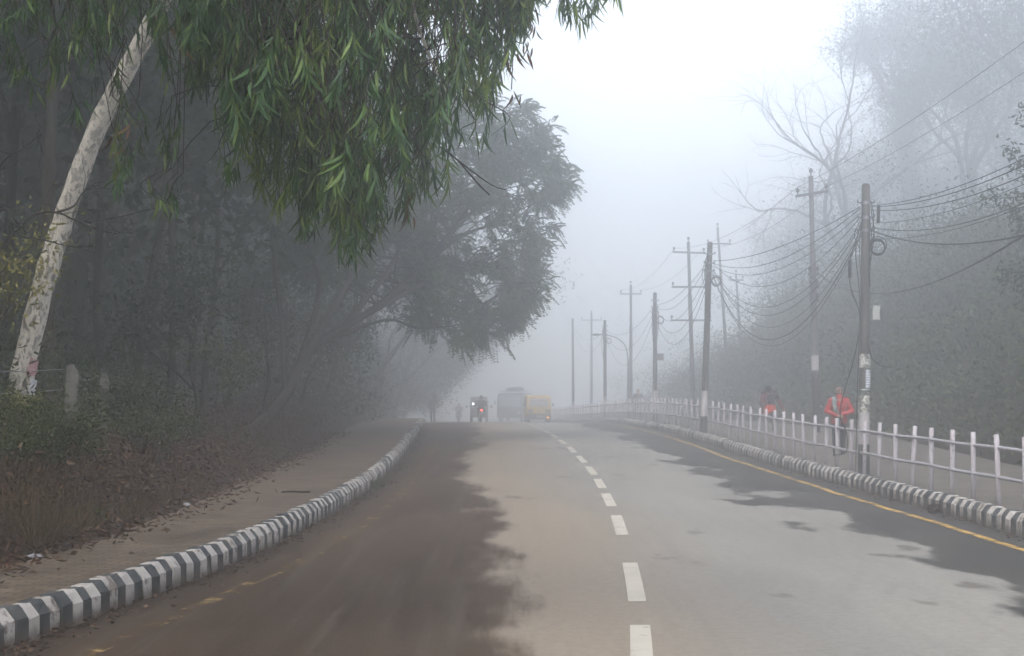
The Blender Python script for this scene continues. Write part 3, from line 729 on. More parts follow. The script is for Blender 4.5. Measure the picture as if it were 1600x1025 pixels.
def strip_mesh(name, Q, mat):
    """n leaves of 4 joined quads each"""
    n = len(Q); V = np.concatenate([Q[:,:1,0], Q[:,:1,1], np.stack([Q[:,:,3], Q[:,:,2]], 2).reshape(n, 8, 3)], 1)   # n,10,3
    F = np.array([[0,1,3,2],[2,3,5,4],[4,5,7,6],[6,7,9,8]])
    idx = (np.arange(n)[:,None,None]*10+F[None]).reshape(-1)
    me = bpy.data.meshes.new(name); Vf = V.reshape(-1, 3).astype(np.float32)
    me.vertices.add(len(Vf)); me.vertices.foreach_set('co', Vf.ravel()); me.loops.add(len(idx)); me.loops.foreach_set('vertex_index', idx.astype(np.int32))
    me.polygons.add(n*4); me.polygons.foreach_set('loop_start', np.arange(0, n*16, 4, dtype=np.int32)); me.polygons.foreach_set('loop_total', np.full(n*4, 4, np.int32))
    me.polygons.foreach_set('use_smooth', np.ones(n*4, bool))
    me.update(); me.validate(); me.materials.append(mat); return me
near = np.argsort(LP[:,1]-LP[:,2]*.001)
inview = np.array([i for i in near if LP[i,2] < CAMZ+HY*LP[i,1]/FPX-.1 and LP[i,0] > -3.4*LP[i,1]/12])
single = inview[:280]; rest = np.setdiff1d(np.arange(len(LP)), single)
for bq, mq in ((0,'euleaf'),(1,'euleaf2')):
    o = link('foliage', strip_mesh('foliage', Q[rest[LB[rest] == bq]]-np.array(eb), M[mq]), eu); o['kind'] = 'stuff'
tl = NT('near_eucalyptus_leaf'); rr = tl.n('ObjectInfo').outputs['Random']; colr = tl.ramp(rr, [(0,(.024,.06,.019)),(.6,(.05,.112,.028)),(1,(.13,.2,.038))])
tl.fin(colr, .42, 0, .35); M['euleaf1'] = tl.m
protos = []
for k in range(8):
    q = lance(np.zeros((1,3)), np.array([[0,0,-1.]]), np.array([1.]), np.array([.12]), np.random.default_rng(k+50))
    protos.append(strip_mesh('leaf', q, M['euleaf1']))
rl = random.Random(4)
for i in single:
    o = link('leaf', protos[rl.randrange(8)], eu); o.location = Vector(LP[i])-eb
    o.rotation_euler = Vector(-LD[i]).to_track_quat('Z', 'Y').to_euler(); o.scale = (LL[i],)*3
# unseen crown overhead, added to shade the left bank and its fog
n = 26000; cc = np.stack([re.uniform(-13, .5, 150), re.uniform(5, 27, 150), np.zeros(150)], -1); cc[:,2] = 2.9+.225*cc[:,1]+re.uniform(0, 4.5, 150)
cc = cc[(cc[:,0] < -2.2-(cc[:,1]-12)*.02)|(cc[:,1] < 15)]
ki = re.integers(0, len(cc), n); Pc = cc[ki]+re.normal(0, .6, (n,3)); Pc[:,2] = np.maximum(Pc[:,2], 2.45+.2225*Pc[:,1])
Dc = re.normal(0, .5, (n,3)); Dc[:,2] -= 1
tag(link('shade_crown', quads_mesh('shade_crown', leaf_quads(Pc, Dc, re.uniform(.18,.34,n), re.uniform(.03,.06,n), re)-np.array(eb), M['euleaf']), eu), kind='stuff')
uc = []
for c in cc[::2]:
    q = Vector(limbpts[int(np.argmin(np.linalg.norm(limbpts[:58]-c, axis=1)))]); c = Vector(c); uc.append((bez([q, q.lerp(c, .5)+Vector((0,0,.25)), c], 8), [.03-.0025*i for i in range(9)]))
tubes_obj('shade_branches', uc, M['twig'], eu, eb, 5)['kind'] = 'stuff'
# dead brown leaves hanging among the green ones
DP, DD = [], []
for x, y, n in [(270,20,6),(290,60,8),(300,30,8),(255,45,5),(180,215,4),(207,195,4),(830,35,9),(815,75,8),(795,85,5),(800,140,3),(690,105,4),(640,330,4),(760,20,10),(420,20,5),(735,35,9),(825,10,6),(640,300,3)]:
    for k in range(n):
        p = px(x+re.normal(0, 7), y+re.normal(0, 9), 12+re.normal(0, .15)); DP.append(list(p)); DD.append([re.normal(0,.4), re.normal(0,.4), -1])
DP, DD = np.array(DP), np.array(DD)
dq = lance(DP, DD, re.uniform(.07, .15, len(DP)), re.uniform(.012, .028, len(DP)), re, .6)
link('dead_leaves', strip_mesh('dead_leaves', dq-np.array(eb), M['deadleaf']), eu)['kind'] = 'stuff'
dt = [(bez([px(790,-60,12), px(806,20,12), px(802,80,12), px(799,140,12)], 12), [.004]*13), (bez([px(780,-40,12), px(790,40,12), px(815,68,12), px(830,40,12)], 12), [.004]*13),
      (bez([px(690,230,12.1), px(730,262,12.1), px(770,290,12.1), px(798,298,12.1)], 12), [.008-.0005*i for i in range(13)]), (bez([px(715,250,12.1), px(745,285,12.1), px(765,305,12.1)], 8), [.006]*9)]
tubes_obj('dead_twigs', dt, M['twig'], eu, eb, 5)['kind'] = 'stuff'
# notices nailed to the trunk
def sheet(name, c, wd, ht, nvec, mat, label, cat):
    V = []; F = []
    for i in range(5):
        for j in range(4):
            u, v = i/4-.5, j/3-.5
            V.append((u*wd, -.02*math.cos(u*3)+.01*math.sin(v*5), v*ht*(1-.25*u)))
    for i in range(4):
        for j in range(3): F.append((i*4+j, i*4+4+j, i*4+5+j, i*4+1+j))
    me = bpy.data.meshes.new(name); me.from_pydata(V, [], F); me.materials.append(mat)
    o = link(name, me); o.location = c; o.rotation_euler = nvec; md = o.modifiers.new('t', 'SOLIDIFY'); md.thickness = .003
    return tag(o, label, cat)
t = NT('pink_notice'); v = t.coord(); f = t.noise(t.mapping(v, (6,1,30)), 3, 2); t.fin(t.mix(t.step(f, .5, .6), (.42,.24,.25), (.2,.10,.11)), .8); M['pink'] = t.m
sheet('paper_notice', px(51, 574, 24.72), .14, .24, (0, R(15), R(38)), M['pink'], 'faded pink paper notice pasted on the pale leaning trunk', 'notice')
sheet('paper_notice', px(51, 605, 24.70), .11, .24, (0, R(14), R(45)), simple('white_paper', (.5,.5,.52), (.38,.38,.4), 6, .8), 'torn white paper hanging from the pale trunk below the pink one', 'notice')

# --- feathery tree arching over the road
ab = px(345, 705, 36); ab.z = gz(ab.x, ab.y)-.1
arch = tag(empty('arching_tree', ab), 'feathery crowned tree arching from the left bank over the road', 'tree')
ra = np.random.default_rng(33)
main = bez([ab, px(372,688,36.6), px(412,655,37.5), px(446,618,38.6), px(466,575,40), px(492,540,41.5), px(535,513,43), px(590,478,45), px(640,432,47.5), px(690,380,50), px(735,310,52), px(770,230,54)], 44)
limbs = [(main, .16)]
for a, pts, r in [(16, [(545,440,43),(585,370,44),(600,290,46),(640,220,48)], .10), (20, [(600,500,44.5),(650,512,46),(700,510,48),(745,500,50)], .05), (26, [(690,430,49),(750,425,51),(810,450,53),(845,495,55)], .08),
                  (31, [(720,370,51),(790,350,54),(835,370,56)], .07), (34, [(770,300,54),(820,270,56),(875,250,58)], .06), (24, [(620,400,47),(630,320,49),(700,220,51),(740,170,53)], .08), (16, [(500,450,42),(480,370,42),(500,280,43)], .08), (12, [(440,500,40),(430,430,40),(420,330,41)], .07)]:
    limbs.append((bez([main[min(a, len(main)-1)]]+[px(*q) for q in pts], 18), r))
apolys = [(l, [r*(1-.72*i/(len(l)-1)) for i in range(len(l))]) for l, r in limbs]
lp_all = np.array([list(p) for l, r in limbs for p in l[len(l)//3:]])
poly = np.array([(440,150),(560,120),(700,135),(760,150),(830,178),(885,215),(893,255),(872,300),(862,345),(850,385),(838,425),(848,475),(862,508),(800,512),(735,525),(690,538),(648,525),(640,480),(560,470),(500,450),(430,420),(400,300)], float)
def inside(p, poly):
    x, y = p; c = False; j = len(poly)-1
    for i in range(len(poly)):
        xi, yi = poly[i]; xj, yj = poly[j]
        if (yi > y) != (yj > y) and x < (xj-xi)*(y-yi)/(yj-yi)+xi: c = not c
        j = i
    return c
clumps = []
while len(clumps) < 430:
    q = (ra.uniform(400, 895), ra.uniform(120, 540))
    if not inside(q, poly): continue
    if q[0] < 640 and q[1] > 430 and ra.uniform() < .75: continue
    clumps.append(px(q[0], q[1], ra.uniform(44, 50)+max(0, (q[0]-560)/335)*7))
FP, FD, FLn, FWd = [], [], [], []
for c in clumps:
    ca = np.array(c); dd = np.linalg.norm(lp_all-ca, axis=1)+np.clip(lp_all[:,2]-ca[2], 0, None)*.6; q = Vector(lp_all[int(np.argmin(dd))])
    m = q.lerp(c, .55)+Vector((ra.normal(0,.12), ra.normal(0,.12), .14)); bp = bez([q, m, c], 8)
    apolys.append((bp, [.028-.0026*i for i in range(len(bp))]))
    out = (c-q); out.normalize()
    for k in range(15):
        rd = Vector(ra.normal(0, 1, 3)); rd.normalize(); d = (out*.65+rd*.9+Vector((.12,0,-.05))).normalized()
        st = c+Vector(ra.normal(0, .14, 3)); Lf = ra.uniform(.38, .68)
        sd_ = d.cross(Vector((0,0,1)))
        if sd_.length < .1: continue
        sd_.normalize()
        for j in range(12):
            u = .12+.88*j/11; pos = st+d*(Lf*u)+Vector((0,0,-.32*Lf*u*u))
            dj = (d+Vector((0,0,-.6*u))).normalized(); wl_ = .17*(1-.75*abs(u-.4))
            for s in (-1, 1):
                FP.append(pos); FD.append(sd_*s+dj*.7); FLn.append(wl_); FWd.append(.05)
FP = np.array([list(p) for p in FP]); FD = np.array([list(p) for p in FD])
tubes_obj('trunk', apolys, M['bark'], arch, ab)
tag(link('crown', quads_mesh('crown', leaf_quads(FP, FD, np.array(FLn), np.array(FWd), ra)-np.array(ab), M['frond']), arch), kind='stuff')

# --- forest behind on the left
def place(x, Y, dz=-.15):
    X = (x-CX)*Y/FPX; return Vector((X, Y, gz(X, Y)+dz))
def ftree(x, Y, h, r, label, bark='bark', seed=0, leaf='darkleaf', lean=(0,0), per=26, tf=.5, group=None, maxl=3, sig=.75, L=.34, W=.17):
    return tree('forest_tree', label, 'tree', place(x, Y), h, r, seed, M[bark], M[leaf] if leaf else None, per, sig, L, W, maxl, tf, lean, .85, group)
ftree(82, 29, 15, .13, 'straight dark trunk just behind the pale leaning trunk', seed=3, tf=.62)
ftree(246, 47, 18, .20, 'broad pale grey trunk deeper in the dark wood', 'greybark', 5, tf=.6)
ftree(264, 36, 14, .085, 'slim dark trunk beside the broad pale grey one', seed=6, tf=.6)
ftree(198, 38, 12, .10, 'dark trunk slanting right in front of the pale grey trunk', seed=8, lean=(1.1,.3), tf=.5)
ftree(158, 42, 14, .13, 'dark trunk half hidden in the gloom behind the fence', seed=9, tf=.55)
ftree(322, 40, 11, .09, 'thin dark trunk at the bank edge near the yellowish sapling', seed=10, lean=(.2,.1), tf=.45)
gl = 'shadowy forest tree in the fog left of the road'
gg = 'shadowy trees of the left wood'
for i, (x, Y, h, r) in enumerate([(20,40,15,.16),(128,56,17,.2),(300,58,17,.18),(380,62,16,.17),(60,66,18,.2),(215,72,19,.2),(440,70,15,.15),(340,80,18,.2),(480,84,16,.18),(-120,34,15,.16),(-60,50,17,.2),(-260,44,17,.18),(-420,30,15,.18),(520,98,17,.2)]):
    if i < 4: wood = (wood if i else [])+[ftree(x, Y, h, r, gl, seed=40+i, group=gg, per=24)]
    else:
        c = copy_tree(wood[i % 4]); c.location = place(x, Y); c.rotation_euler = (0, 0, i*1.9); c.scale = (h/16,)*3
# trees leaning over the road farther on
for i, (x, Y, h, r, ln, lb) in enumerate([(515,72,13,.16,(.8,1),'dark tree standing behind the feathery crown'), (575,92,14,.16,(.9,1),'hazy tree overhanging the far pavement'), (612,116,14,.16,(.8,1),'pale hazy tree beside the road bend'), (628,146,14,.16,(.8,1),'faintest tree at the vanishing road bend')]):
    ftree(x, Y, h, r, lb, seed=70+i, lean=ln, tf=.22, per=30, L=.26, W=.11, sig=.7, group='hazy trees overhanging the far road')
# low gnarled trees on the bank
for i, (x, Y, h, lb) in enumerate([(470,56,4.4,'crooked low tree on the bank under the arching limb'), (505,62,4.2,'gnarled thin tree beside the crooked low one'), (415,48,4.2,'small dark tree on the bank left of the crooked ones'), (300,34,4.0,'scrubby small tree in front of the wood')]):
    tree('low_tree', lb, 'tree', place(x, Y), h, .07, 90+i, M['bark'], M['darkleaf'], 7, .3, .16, .06, 3, .35, (ra.normal(0,.4), 0), .95)
tree('sapling', 'small tree with yellow green leaves at the bank', 'tree', place(352, 33), 2.6, .03, 101, M['twig'], M['bushleaf'], 4, .14, .09, .045, 3, .4, (.1,0), .7)
y1 = tree('shrub', 'yellow flowering shrub at the left picture edge', 'shrub', place(-45, 24), 3.6, .05, 104, M['twig'], M['yelleaf'], 6, .2, .09, .04, 3, .25, (0,0), .8)
# bare dark branches crossing the pale trunk
bb = place(-70, 22); polys = []
rg = np.random.default_rng(8)
stem = bez([bb, px(-60,560,22), px(-50,450,22), px(-20,420,22)], 14); polys.append((stem, [.05-.002*i for i in range(len(stem))]))
for pts in [[(-20,420),(15,425),(35,470),(80,495),(110,375+120),(150,510)], [(-30,430),(30,450),(65,390),(66,330)], [(0,440),(60,460),(130,425),(200,470),(0+270,440)]]: pass
for pts in [[(-50,450),(0,330),(30,350),(45,362),(68,318)],[(-40,445),(10,345),(28,367),(70,375),(105,384),(150,386)],[(-45,450),(40,345),(88,332),(125,346),(180,340),(230,328),(272,318)],[(88,332),(115,322),(130,300),(150,285)],[(125,346),(160,360),(180,365)],[(-45,440),(-5,270),(40,230),(65,208)]]:
    b = bez([px(x, y, 21.5) for x, y in pts], 20); polys.append((b, [.018*(1-.75*i/(len(b)-1)) for i in range(len(b))]))
    for k in range(7):
        i = rg.integers(6, len(b)); d = Vector((rg.normal(.3,.5), rg.normal(0,.5), rg.normal(.2,.5))).normalized(); tw = [b[i]+d*(.09*j)+Vector(rg.normal(0,.015,3)) for j in range(6)]
        polys.append((tw, [.006-.0008*j for j in range(6)]))
bt = tag(empty('bare_shrub', bb), 'leafless shrub with thin dark branches crossing the pale trunk', 'shrub')
tubes_obj('branches', polys, M['bark'], bt, bb)
# --- thickets that read as one mass
def thicket(name, label, n, sampler, L, W, leaf, seed, cat='undergrowth'):
    rg = np.random.default_rng(seed); P = sampler(rg, n); d = rg.normal(0, 1, P.shape); d[:,2] += .1
    o = link(name, quads_mesh(name, leaf_quads(P, d, L*rg.uniform(.6,1.4,len(P)), W*rg.uniform(.6,1.4,len(P)), rg), M[leaf]))
    return tag(o, label, cat, kind='stuff')
def clumpy(rg, n, X, Y, H, size=.8, base=None):
    m = max(1, n//110); ci = rg.integers(0, len(X), m); cz = groundz(X[ci], Y[ci])+rg.uniform(0, 1, m)**1.4*H[ci]
    k = rg.integers(0, m, n); o = rg.normal(0, size*.5, (n,3)); o[:,2] *= .7
    P = np.stack([X[ci][k], Y[ci][k], cz[k]], -1)+o
    P[:,2] = np.maximum(P[:,2], groundz(P[:,0], P[:,1])); return P
def left_under(rg, n):
    Y = rg.uniform(14, 110, 4000); d = 2.6+rg.exponential(3.5, 4000)+(Y > 30)*rg.uniform(0, 2, 4000); X = LO(Y)-d; return clumpy(rg, n, X, Y, np.minimum(.5+.35*(d-2), 3.2), .9)
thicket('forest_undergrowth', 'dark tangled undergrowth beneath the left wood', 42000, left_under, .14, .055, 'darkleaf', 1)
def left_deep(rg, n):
    Y = rg.uniform(-12, 140, 3000); d = 8+rg.uniform(0, 1, 3000)*16+np.clip((38+14-Y)*.2, 0, 3); X = LO(Y)-d; return clumpy(rg, n, X, Y, np.full(3000, 17.), 2.2)  # also runs unseen past the camera, added there to block skylight from the side
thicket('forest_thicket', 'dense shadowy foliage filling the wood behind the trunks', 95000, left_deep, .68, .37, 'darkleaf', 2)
def left_edge(rg, n):
    Y = rg.uniform(56, 190, 3000); d = .7+rg.uniform(0, 1, 3000)**1.5*9; X = LO(Y)-d; return clumpy(rg, n, X, Y, np.minimum(2.5+d*1.3, 9.), 1.2)
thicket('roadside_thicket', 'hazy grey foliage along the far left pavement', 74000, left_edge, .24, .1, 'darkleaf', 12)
def left_over(rg, n):
    Y = rg.uniform(112, 200, 900); e = rg.uniform(-3, 9, 900); X = LO(Y)+e; m = n//90; ci = rg.integers(0, 900, m)
    cz = G(Y[ci])+1.2+np.clip(e[ci]-3.0, 0, None)*1.25+rg.uniform(0, 1, m)*np.maximum(1.5, 6.5-.45*np.clip(e[ci], 0, None)); k = rg.integers(0, m, n); o = rg.normal(0, .55, (n,3)); o[:,2] *= .6
    return np.stack([X[ci][k], Y[ci][k], cz[k]], -1)+o
thicket('overhanging_foliage', 'hazy branches hanging over the far pavement', 60000, left_over, .24, .08, 'darkleaf', 14)
def bank_scrub(rg, n):
    Y = rg.uniform(17, 60, 3000); d = .7+rg.exponential(1.3, 3000); X = LO(Y)-d; return clumpy(rg, n, X, Y, np.full(3000, .28), .5)
thicket('bank_scrub', 'low brownish scrub on the left bank', 16000, bank_scrub, .085, .03, 'litter', 16)
def right_under(rg, n):
    Y = rg.uniform(24, 150, 6000); d = .5+rg.uniform(0, 1, 6000)*15; X = RO(Y)+d; return clumpy(rg, n, X, Y, np.full(6000, .55)+.5*(d > 5), .9)
def right_under2(rg, n):
    a = right_under(rg, 2*n//3); m = n-2*n//3; Y = 24+rg.uniform(0, 1, m)**1.5*110; d = .15+rg.uniform(0, 1, m)**1.2*11; X = RO(Y)+d
    return np.concatenate([a, np.stack([X, Y, groundz(X, Y)+rg.exponential(.16, m)], -1)])
def hilltop(rg, n):
    Y = rg.uniform(80, 175, 2500); d = 4.5+rg.uniform(0, 1, 2500)*16; X = RO(Y)+d; return clumpy(rg, n, X, Y, 1.5+rg.uniform(0, 1, 2500)**2*8, 1.5)
thicket('hilltop_thicket', 'pale misty bushes and treetops along the right hill crest', 68000, hilltop, .2, .08, 'darkleaf', 18)
def right_bush(rg, n):
    Y = 27+rg.uniform(0, 1, 2500)**1.3*95; d = .6+rg.uniform(0, 1, 2500)*10; X = RO(Y)+d; return clumpy(rg, n, X, Y, np.full(2500, 1.7), 1.5)
thicket('hillside_bushes', 'darker rounded bushes standing out of the right bank', 64000, right_bush, .16, .07, 'darkleaf', 19)  # darker leaf colour puts shaded hollows into the evenly lit bank
thicket('hillside_undergrowth', 'low green undergrowth covering the foggy right bank', 130000, right_under2, .21, .105, 'bushleaf', 3)
# --- right bank trees
def rplace(x, Y):
    X = (x-CX)*Y/FPX; return Vector((X, Y, gz(X, Y)-.3))
def rtree(x, Y, h, r, label, seed, **k):
    kw = dict(per=16, sig=.7, L=.26, W=.10, maxl=4, trunk_frac=.42, spread=.8, droop=.6, kids=(2,4)); kw.update(k)
    return tree('hillside_tree', label, 'tree', rplace(x, Y), h, r, seed, M['greybark'], M['darkleaf'], **kw)
rtree(1448, 116, 26, .9, 'massive hazy trunk on the right bank behind the nearest pole', 201, lean=(-1.4,0), trunk_frac=.62)
rtree(1368, 134, 24, .45, 'slimmer hazy trunk left of the massive one', 202, lean=(.2,0))
rtree(1520, 100, 21, .4, 'leafy hillside tree between the massive trunk and the right edge', 203)
rtree(1640, 84, 19, .4, 'leafy hillside tree at the right picture edge', 204)
rtree(1590, 116, 23, .4, 'tall hillside tree rising at the upper right corner', 205)
rtree(1500, 142, 24, .36, 'tall hillside tree behind the massive trunk', 206)
rtree(1730, 66, 16, .25, 'hillside tree just beyond the right picture edge', 207)
rtree(1235, 150, 21, .3, 'faint leafy tree on the far right bank', 208)
rtree(1405, 150, 25, .3, 'faint tall tree behind the bare one', 209)
tree('bare_tree', 'leafless spreading tree standing in the fog on the right bank', 'tree', rplace(1325, 98), 20, .36, 311, M['greybark'], None, maxl=5, trunk_frac=.3, spread=1.0, kids=(2,4), trop=.02)
tree('bare_tree', 'second leafless tree, thinner, left of the big bare one', 'tree', rplace(1215, 130), 14, .2, 317, M['greybark'], None, maxl=5, trunk_frac=.3, spread=1.0, kids=(2,4), trop=.02)
# leafy sprigs reaching in at the right edge
rb = Vector((12.4, 34, gz(12.4, 34)-.2)); polys = []; tips = []
rg = np.random.default_rng(77)
st = bez([rb, px(1740,420,34), px(1725,330,33.5), px(1700,230,33)], 16); polys.append((st, [.12-.005*i for i in range(len(st))]))
for q in [[(1712,300),(1640,285),(1600,262),(1572,228)],[(1715,320),(1650,300),(1590,308),(1545,310)],[(1720,360),(1650,340),(1600,345),(1582,330)],[(1728,420),(1660,430),(1600,425),(1562,428)],[(1728,410),(1660,445),(1610,440),(1590,446)],[(1705,240),(1640,200),(1600,170)],[(1715,310),(1650,350),(1592,360)]]:
    b = bez([px(x, y, 33.2) for x, y in q], 18); polys.append((b, [.03*(1-.8*i/(len(b)-1)) for i in range(len(b))]))
    for i in range(5, len(b)): tips.append((b[i], (b[i]-b[i-1]).normalized()))
et = tag(empty('roadside_tree', rb), 'tree at the right edge with dark leafy sprigs reaching into view', 'tree')
tubes_obj('trunk', polys, M['bark'], et, rb)
tag(link('crown', quads_mesh('crown', leaf_cloud(rg, tips, 11, .11, .13, .05, .5)-np.array(rb), M['darkleaf']), et), kind='stuff')

# ------------------------------------------------------------------ left bank: fence, shrubs, litter
fe = tag(empty('wire_fence', (-6.0, 24, gz(-6.0, 24))), 'old concrete post and barbed wire fence at the wood edge', 'fence')
fp = []
for k, (x, ytop, Y, wd) in enumerate([(103,611,24,.17),(152,625,27,.15),(191,627,29.5,.15),(241,632,33,.15),(280,636,36.5,.15),(303,640,40,.15),(345,642,46,.15),(378,645,52,.15)]):
    X = (x-CX)*Y/FPX; zt = CAMZ-(ytop-HY)*Y/FPX; zb = gz(X, Y)-.3
    if zt-zb < .9: zt = zb+1.2
    mb = MB(); hw = wd/2
    mb.prism([(-hw,zb),(hw,zb),(hw,zt-.16),(.0,zt),(-hw*.7,zt-.02),(-hw,zt-.06)], 'y', -.06, .06)
    o = mb.build('post', M['postconc'], fe, bevel=.008); o.location = Vector((X, Y, 0))-Vector(fe.location); o.rotation_euler = (0, R(random.Random(k).gauss(0,3)), R(8))
    fp.append(Vector((X, Y, zt)))
X0 = Vector((-6.9, 17, gz(-6.9, 17)+1.1)); fp2 = [X0]+fp
for lv in (.07,.35,.65,.92):
    for a, b in zip(fp2[:-1], fp2[1:]):
        pts = [a.lerp(b, k/8)-Vector((0,.065,lv+.10*4*(k/8)*(1-k/8)*(1 if lv < .5 else .5)))-Vector(fe.location) for k in range(9)]
        MB().tube(pts, .006, 5).build('barbed_wire', M['steel'], fe, True)
def shrub(x, Y, h, wd, n, leaf, label, seed, L=.07, W=.028, name='shrub'):
    rg = np.random.default_rng(seed); b = place(x, Y, -.05); polys = []; tips = []
    for k in range(14):
        a = rg.uniform(0, 6.28); e = b+Vector((math.cos(a)*wd*rg.uniform(.2,1), math.sin(a)*wd*rg.uniform(.2,1), h*rg.uniform(.5,1)))
        q = bez([b, b.lerp(e, .5)+Vector((0,0,h*.18)), e], 10); polys.append((q, [.010-.0007*i for i in range(len(q))]))
        for i in range(3, len(q)): tips.append((q[i], (q[i]-q[i-1]).normalized()))
    t = tag(empty(name, b), label, 'shrub'); tubes_obj('stems', polys, M['twig'], t, b)['kind'] = 'stuff'
    tag(link('foliage', quads_mesh('foliage', leaf_cloud(rg, tips, max(1, n//len(tips)), h*.14, L, W, .1)-np.array(b), M[leaf]), t), kind='stuff'); return t
shrub(82, 20.5, .9, .75, 3200, 'bushleaf', 'low green shrub on the bank below the pale trunk', 1)
shrub(10, 19.5, .5, .7, 2200, 'bushleaf', 'green shrub at the left edge in front of the trunk base', 2)
shrub(200, 27, .95, .9, 4200, 'darkleaf', 'broad dark green shrub covering the fence posts', 3)
shrub(235, 26, .7, .7, 2600, 'bushleaf', 'olive shrub in front of the fourth fence post', 4)
shrub(165, 29, 1.0, .7, 2600, 'bushleaf', 'leafy shrub between the first and second fence posts', 5)
shrub(20, 23.4, .5, .35, 1300, 'yelleaf', 'mossy yellowing clump around the pale trunk base', 6, .06, .03)
shrub(60, 26.5, 1.5, .3, 900, 'bushleaf', 'tall weedy shrub behind the pale trunk', 7)
shrub(290, 30, .55, .6, 1300, 'darkleaf', 'dark shrub beside the thin trunks on the bank', 8)
shrub(132, 18.6, .22, .22, 60, 'bushleaf', 'small seedling with bright leaves on the leaf littered slope', 9, .1, .06)
shrub(582, 29.0, .001, .001, 1, 'bushleaf', 'x', 10) if False else None
wd_ = Vector((float(LK(29.6))+.05, 29.6, float(G(29.6))))
rg = np.random.default_rng(5); Pq = np.zeros((160,3))+rg.normal(0, (.07,.16,.02), (160,3)); Pq[:,2] = abs(Pq[:,2])
o = link('weed', quads_mesh('weed', leaf_quads(Pq, rg.normal(0, .6, (160,3))+np.array([0,0,.8]), rg.uniform(.05,.14,160), np.full(160,.03), rg), M['bushleaf'])); o.location = wd_; tag(o, 'small green weed growing at the foot of the left kerb', 'plant', kind='stuff')
# dry grass and leaf litter
rg = np.random.default_rng(15)
n = 18000; Y = 13.5+rg.uniform(0, 1, n)**1.4*36; d = np.abs(rg.normal(1.0, 1.0, n))+.02; sp = rg.uniform(size=n) < .05; d[sp] = -rg.exponential(.13, sp.sum()); X = LO(Y)-d
P = np.stack([X, Y, np.where(d < 0, G(Y)+PVL+.008, groundz(X, Y)+rg.uniform(.0,.03,n))], -1); D = rg.normal(0, 1, (n,3)); D[:,2] *= .35
tag(link('leaf_litter', quads_mesh('leaf_litter', leaf_quads(P, D, rg.uniform(.05,.13,n), rg.uniform(.018,.04,n), rg), M['litter'])), 'brown fallen leaves strewn over the left bank', 'leaf litter', kind='stuff')
n = 2600; c = rg.integers(0, 46, n); cx_ = rg.uniform(20, 330, 46); cY = rg.uniform(17, 34, 46); cx_[:22] = rg.uniform(0, 130, 22); cY[:22] = rg.uniform(16.2, 19.5, 22)
X = (cx_[c]-CX)*cY[c]/FPX+rg.normal(0,.16,n); Y = cY[c]+rg.normal(0,.2,n); X = np.minimum(X, LO(Y)-.35)
P = np.stack([X, Y, groundz(X, Y)-.02], -1); D = rg.normal(0, .35, (n,3)); D[:,2] = rg.uniform(.4, 1, n)
tag(link('dry_grass', quads_mesh('dry_grass', leaf_quads(P, D, rg.uniform(.15,.5,n), np.full(n,.009), rg), M['drygrass'])), 'dry brown grass tufts on the left bank', 'grass', kind='stuff')
def blob(name, c, r, mat, label, cat, seed=0):
    mb = MB().sphere((0,0,0), r, 12, 8); rr = np.random.default_rng(seed); me = mb.mesh(name, mat, False)
    for v in me.vertices: v.co *= 1+rr.normal(0, .16)
    o = link(name, me); o.location = c; return tag(o, label, cat)
def on_bank(x, y):
    best = None
    for Y in np.arange(12, 60, .05):
        p = px(x, y, Y)
        if p.z <= max(gz(p.x, Y), float(G(Y))+PVL if LO(Y) < p.x < LK(Y) else -9): return p
    return px(x, y, 20)
litter = [(140,802,(.035,.03,.02),(.5,.05,.16),'crumpled pink wrapper on the leafy slope'),(292,790,(.05,.04,.025),(.6,.6,.62),'white scrap of plastic at the pavement edge'),(55,874,(.07,.05,.04),(.3,.3,.33),'crumpled clear plastic bag by the pavement edge'),(12,886,(.05,.03,.02),(.5,.06,.04),'red and white packet at the left picture edge'),(168,806,(.05,.03,.015),(.4,.12,.05),'orange scrap on the leafy slope'),(372,751,(.04,.03,.02),(.6,.58,.66),'pale lilac scrap beside the far pavement edge'),(256,762,(.06,.04,.015),(.45,.42,.38),'pale paper scrap halfway up the slope'),(420,733,(.05,.04,.02),(.45,.25,.12),'orange brown scrap near the far pavement edge')]
for k, (x, y, r, c, lb) in enumerate(litter):
    blob('litter', on_bank(x, y)+Vector((0,0,.01)), r, simple('litter_%d' % k, c, None, 30, .6), lb, 'litter', k)
p = on_bank(462, 770)
stp = bez([(-.2,0,.012),(-.06,.03,.02),(.07,-.02,.015),(.2,.04,.012)], 10)
o = MB().tube(stp, .014, 6).build('stick', M['bark'], None, True); o.location = p; tag(o, 'dark broken stick lying on the left pavement', 'stick')
o = blob('dirt_clod', Vector((float(RK(21.6+2.4))-.09, 24.0, float(G(24.0))+.04)), (.10,.14,.07), M['soil'], 'dark clod of dirt against the right kerb', 'dirt', 3)
n = 3200; Y = 11+rg.uniform(0, 1, n)**1.5*50; X = np.where(rg.uniform(size=n) < .6, LK(Y)+np.abs(rg.normal(0,.16,n)), RK(Y)-np.abs(rg.normal(0,.16,n)))
P = np.stack([X, Y, G(Y)+.006], -1); D = rg.normal(0, 1, (n,3)); D[:,2] = .05
tag(link('gutter_debris', quads_mesh('gutter_debris', leaf_quads(P, D, rg.uniform(.012,.075,n), rg.uniform(.01,.026,n), rg), M['litter'])), 'dead leaves and grit along the foot of the kerbs', 'debris', kind='stuff')
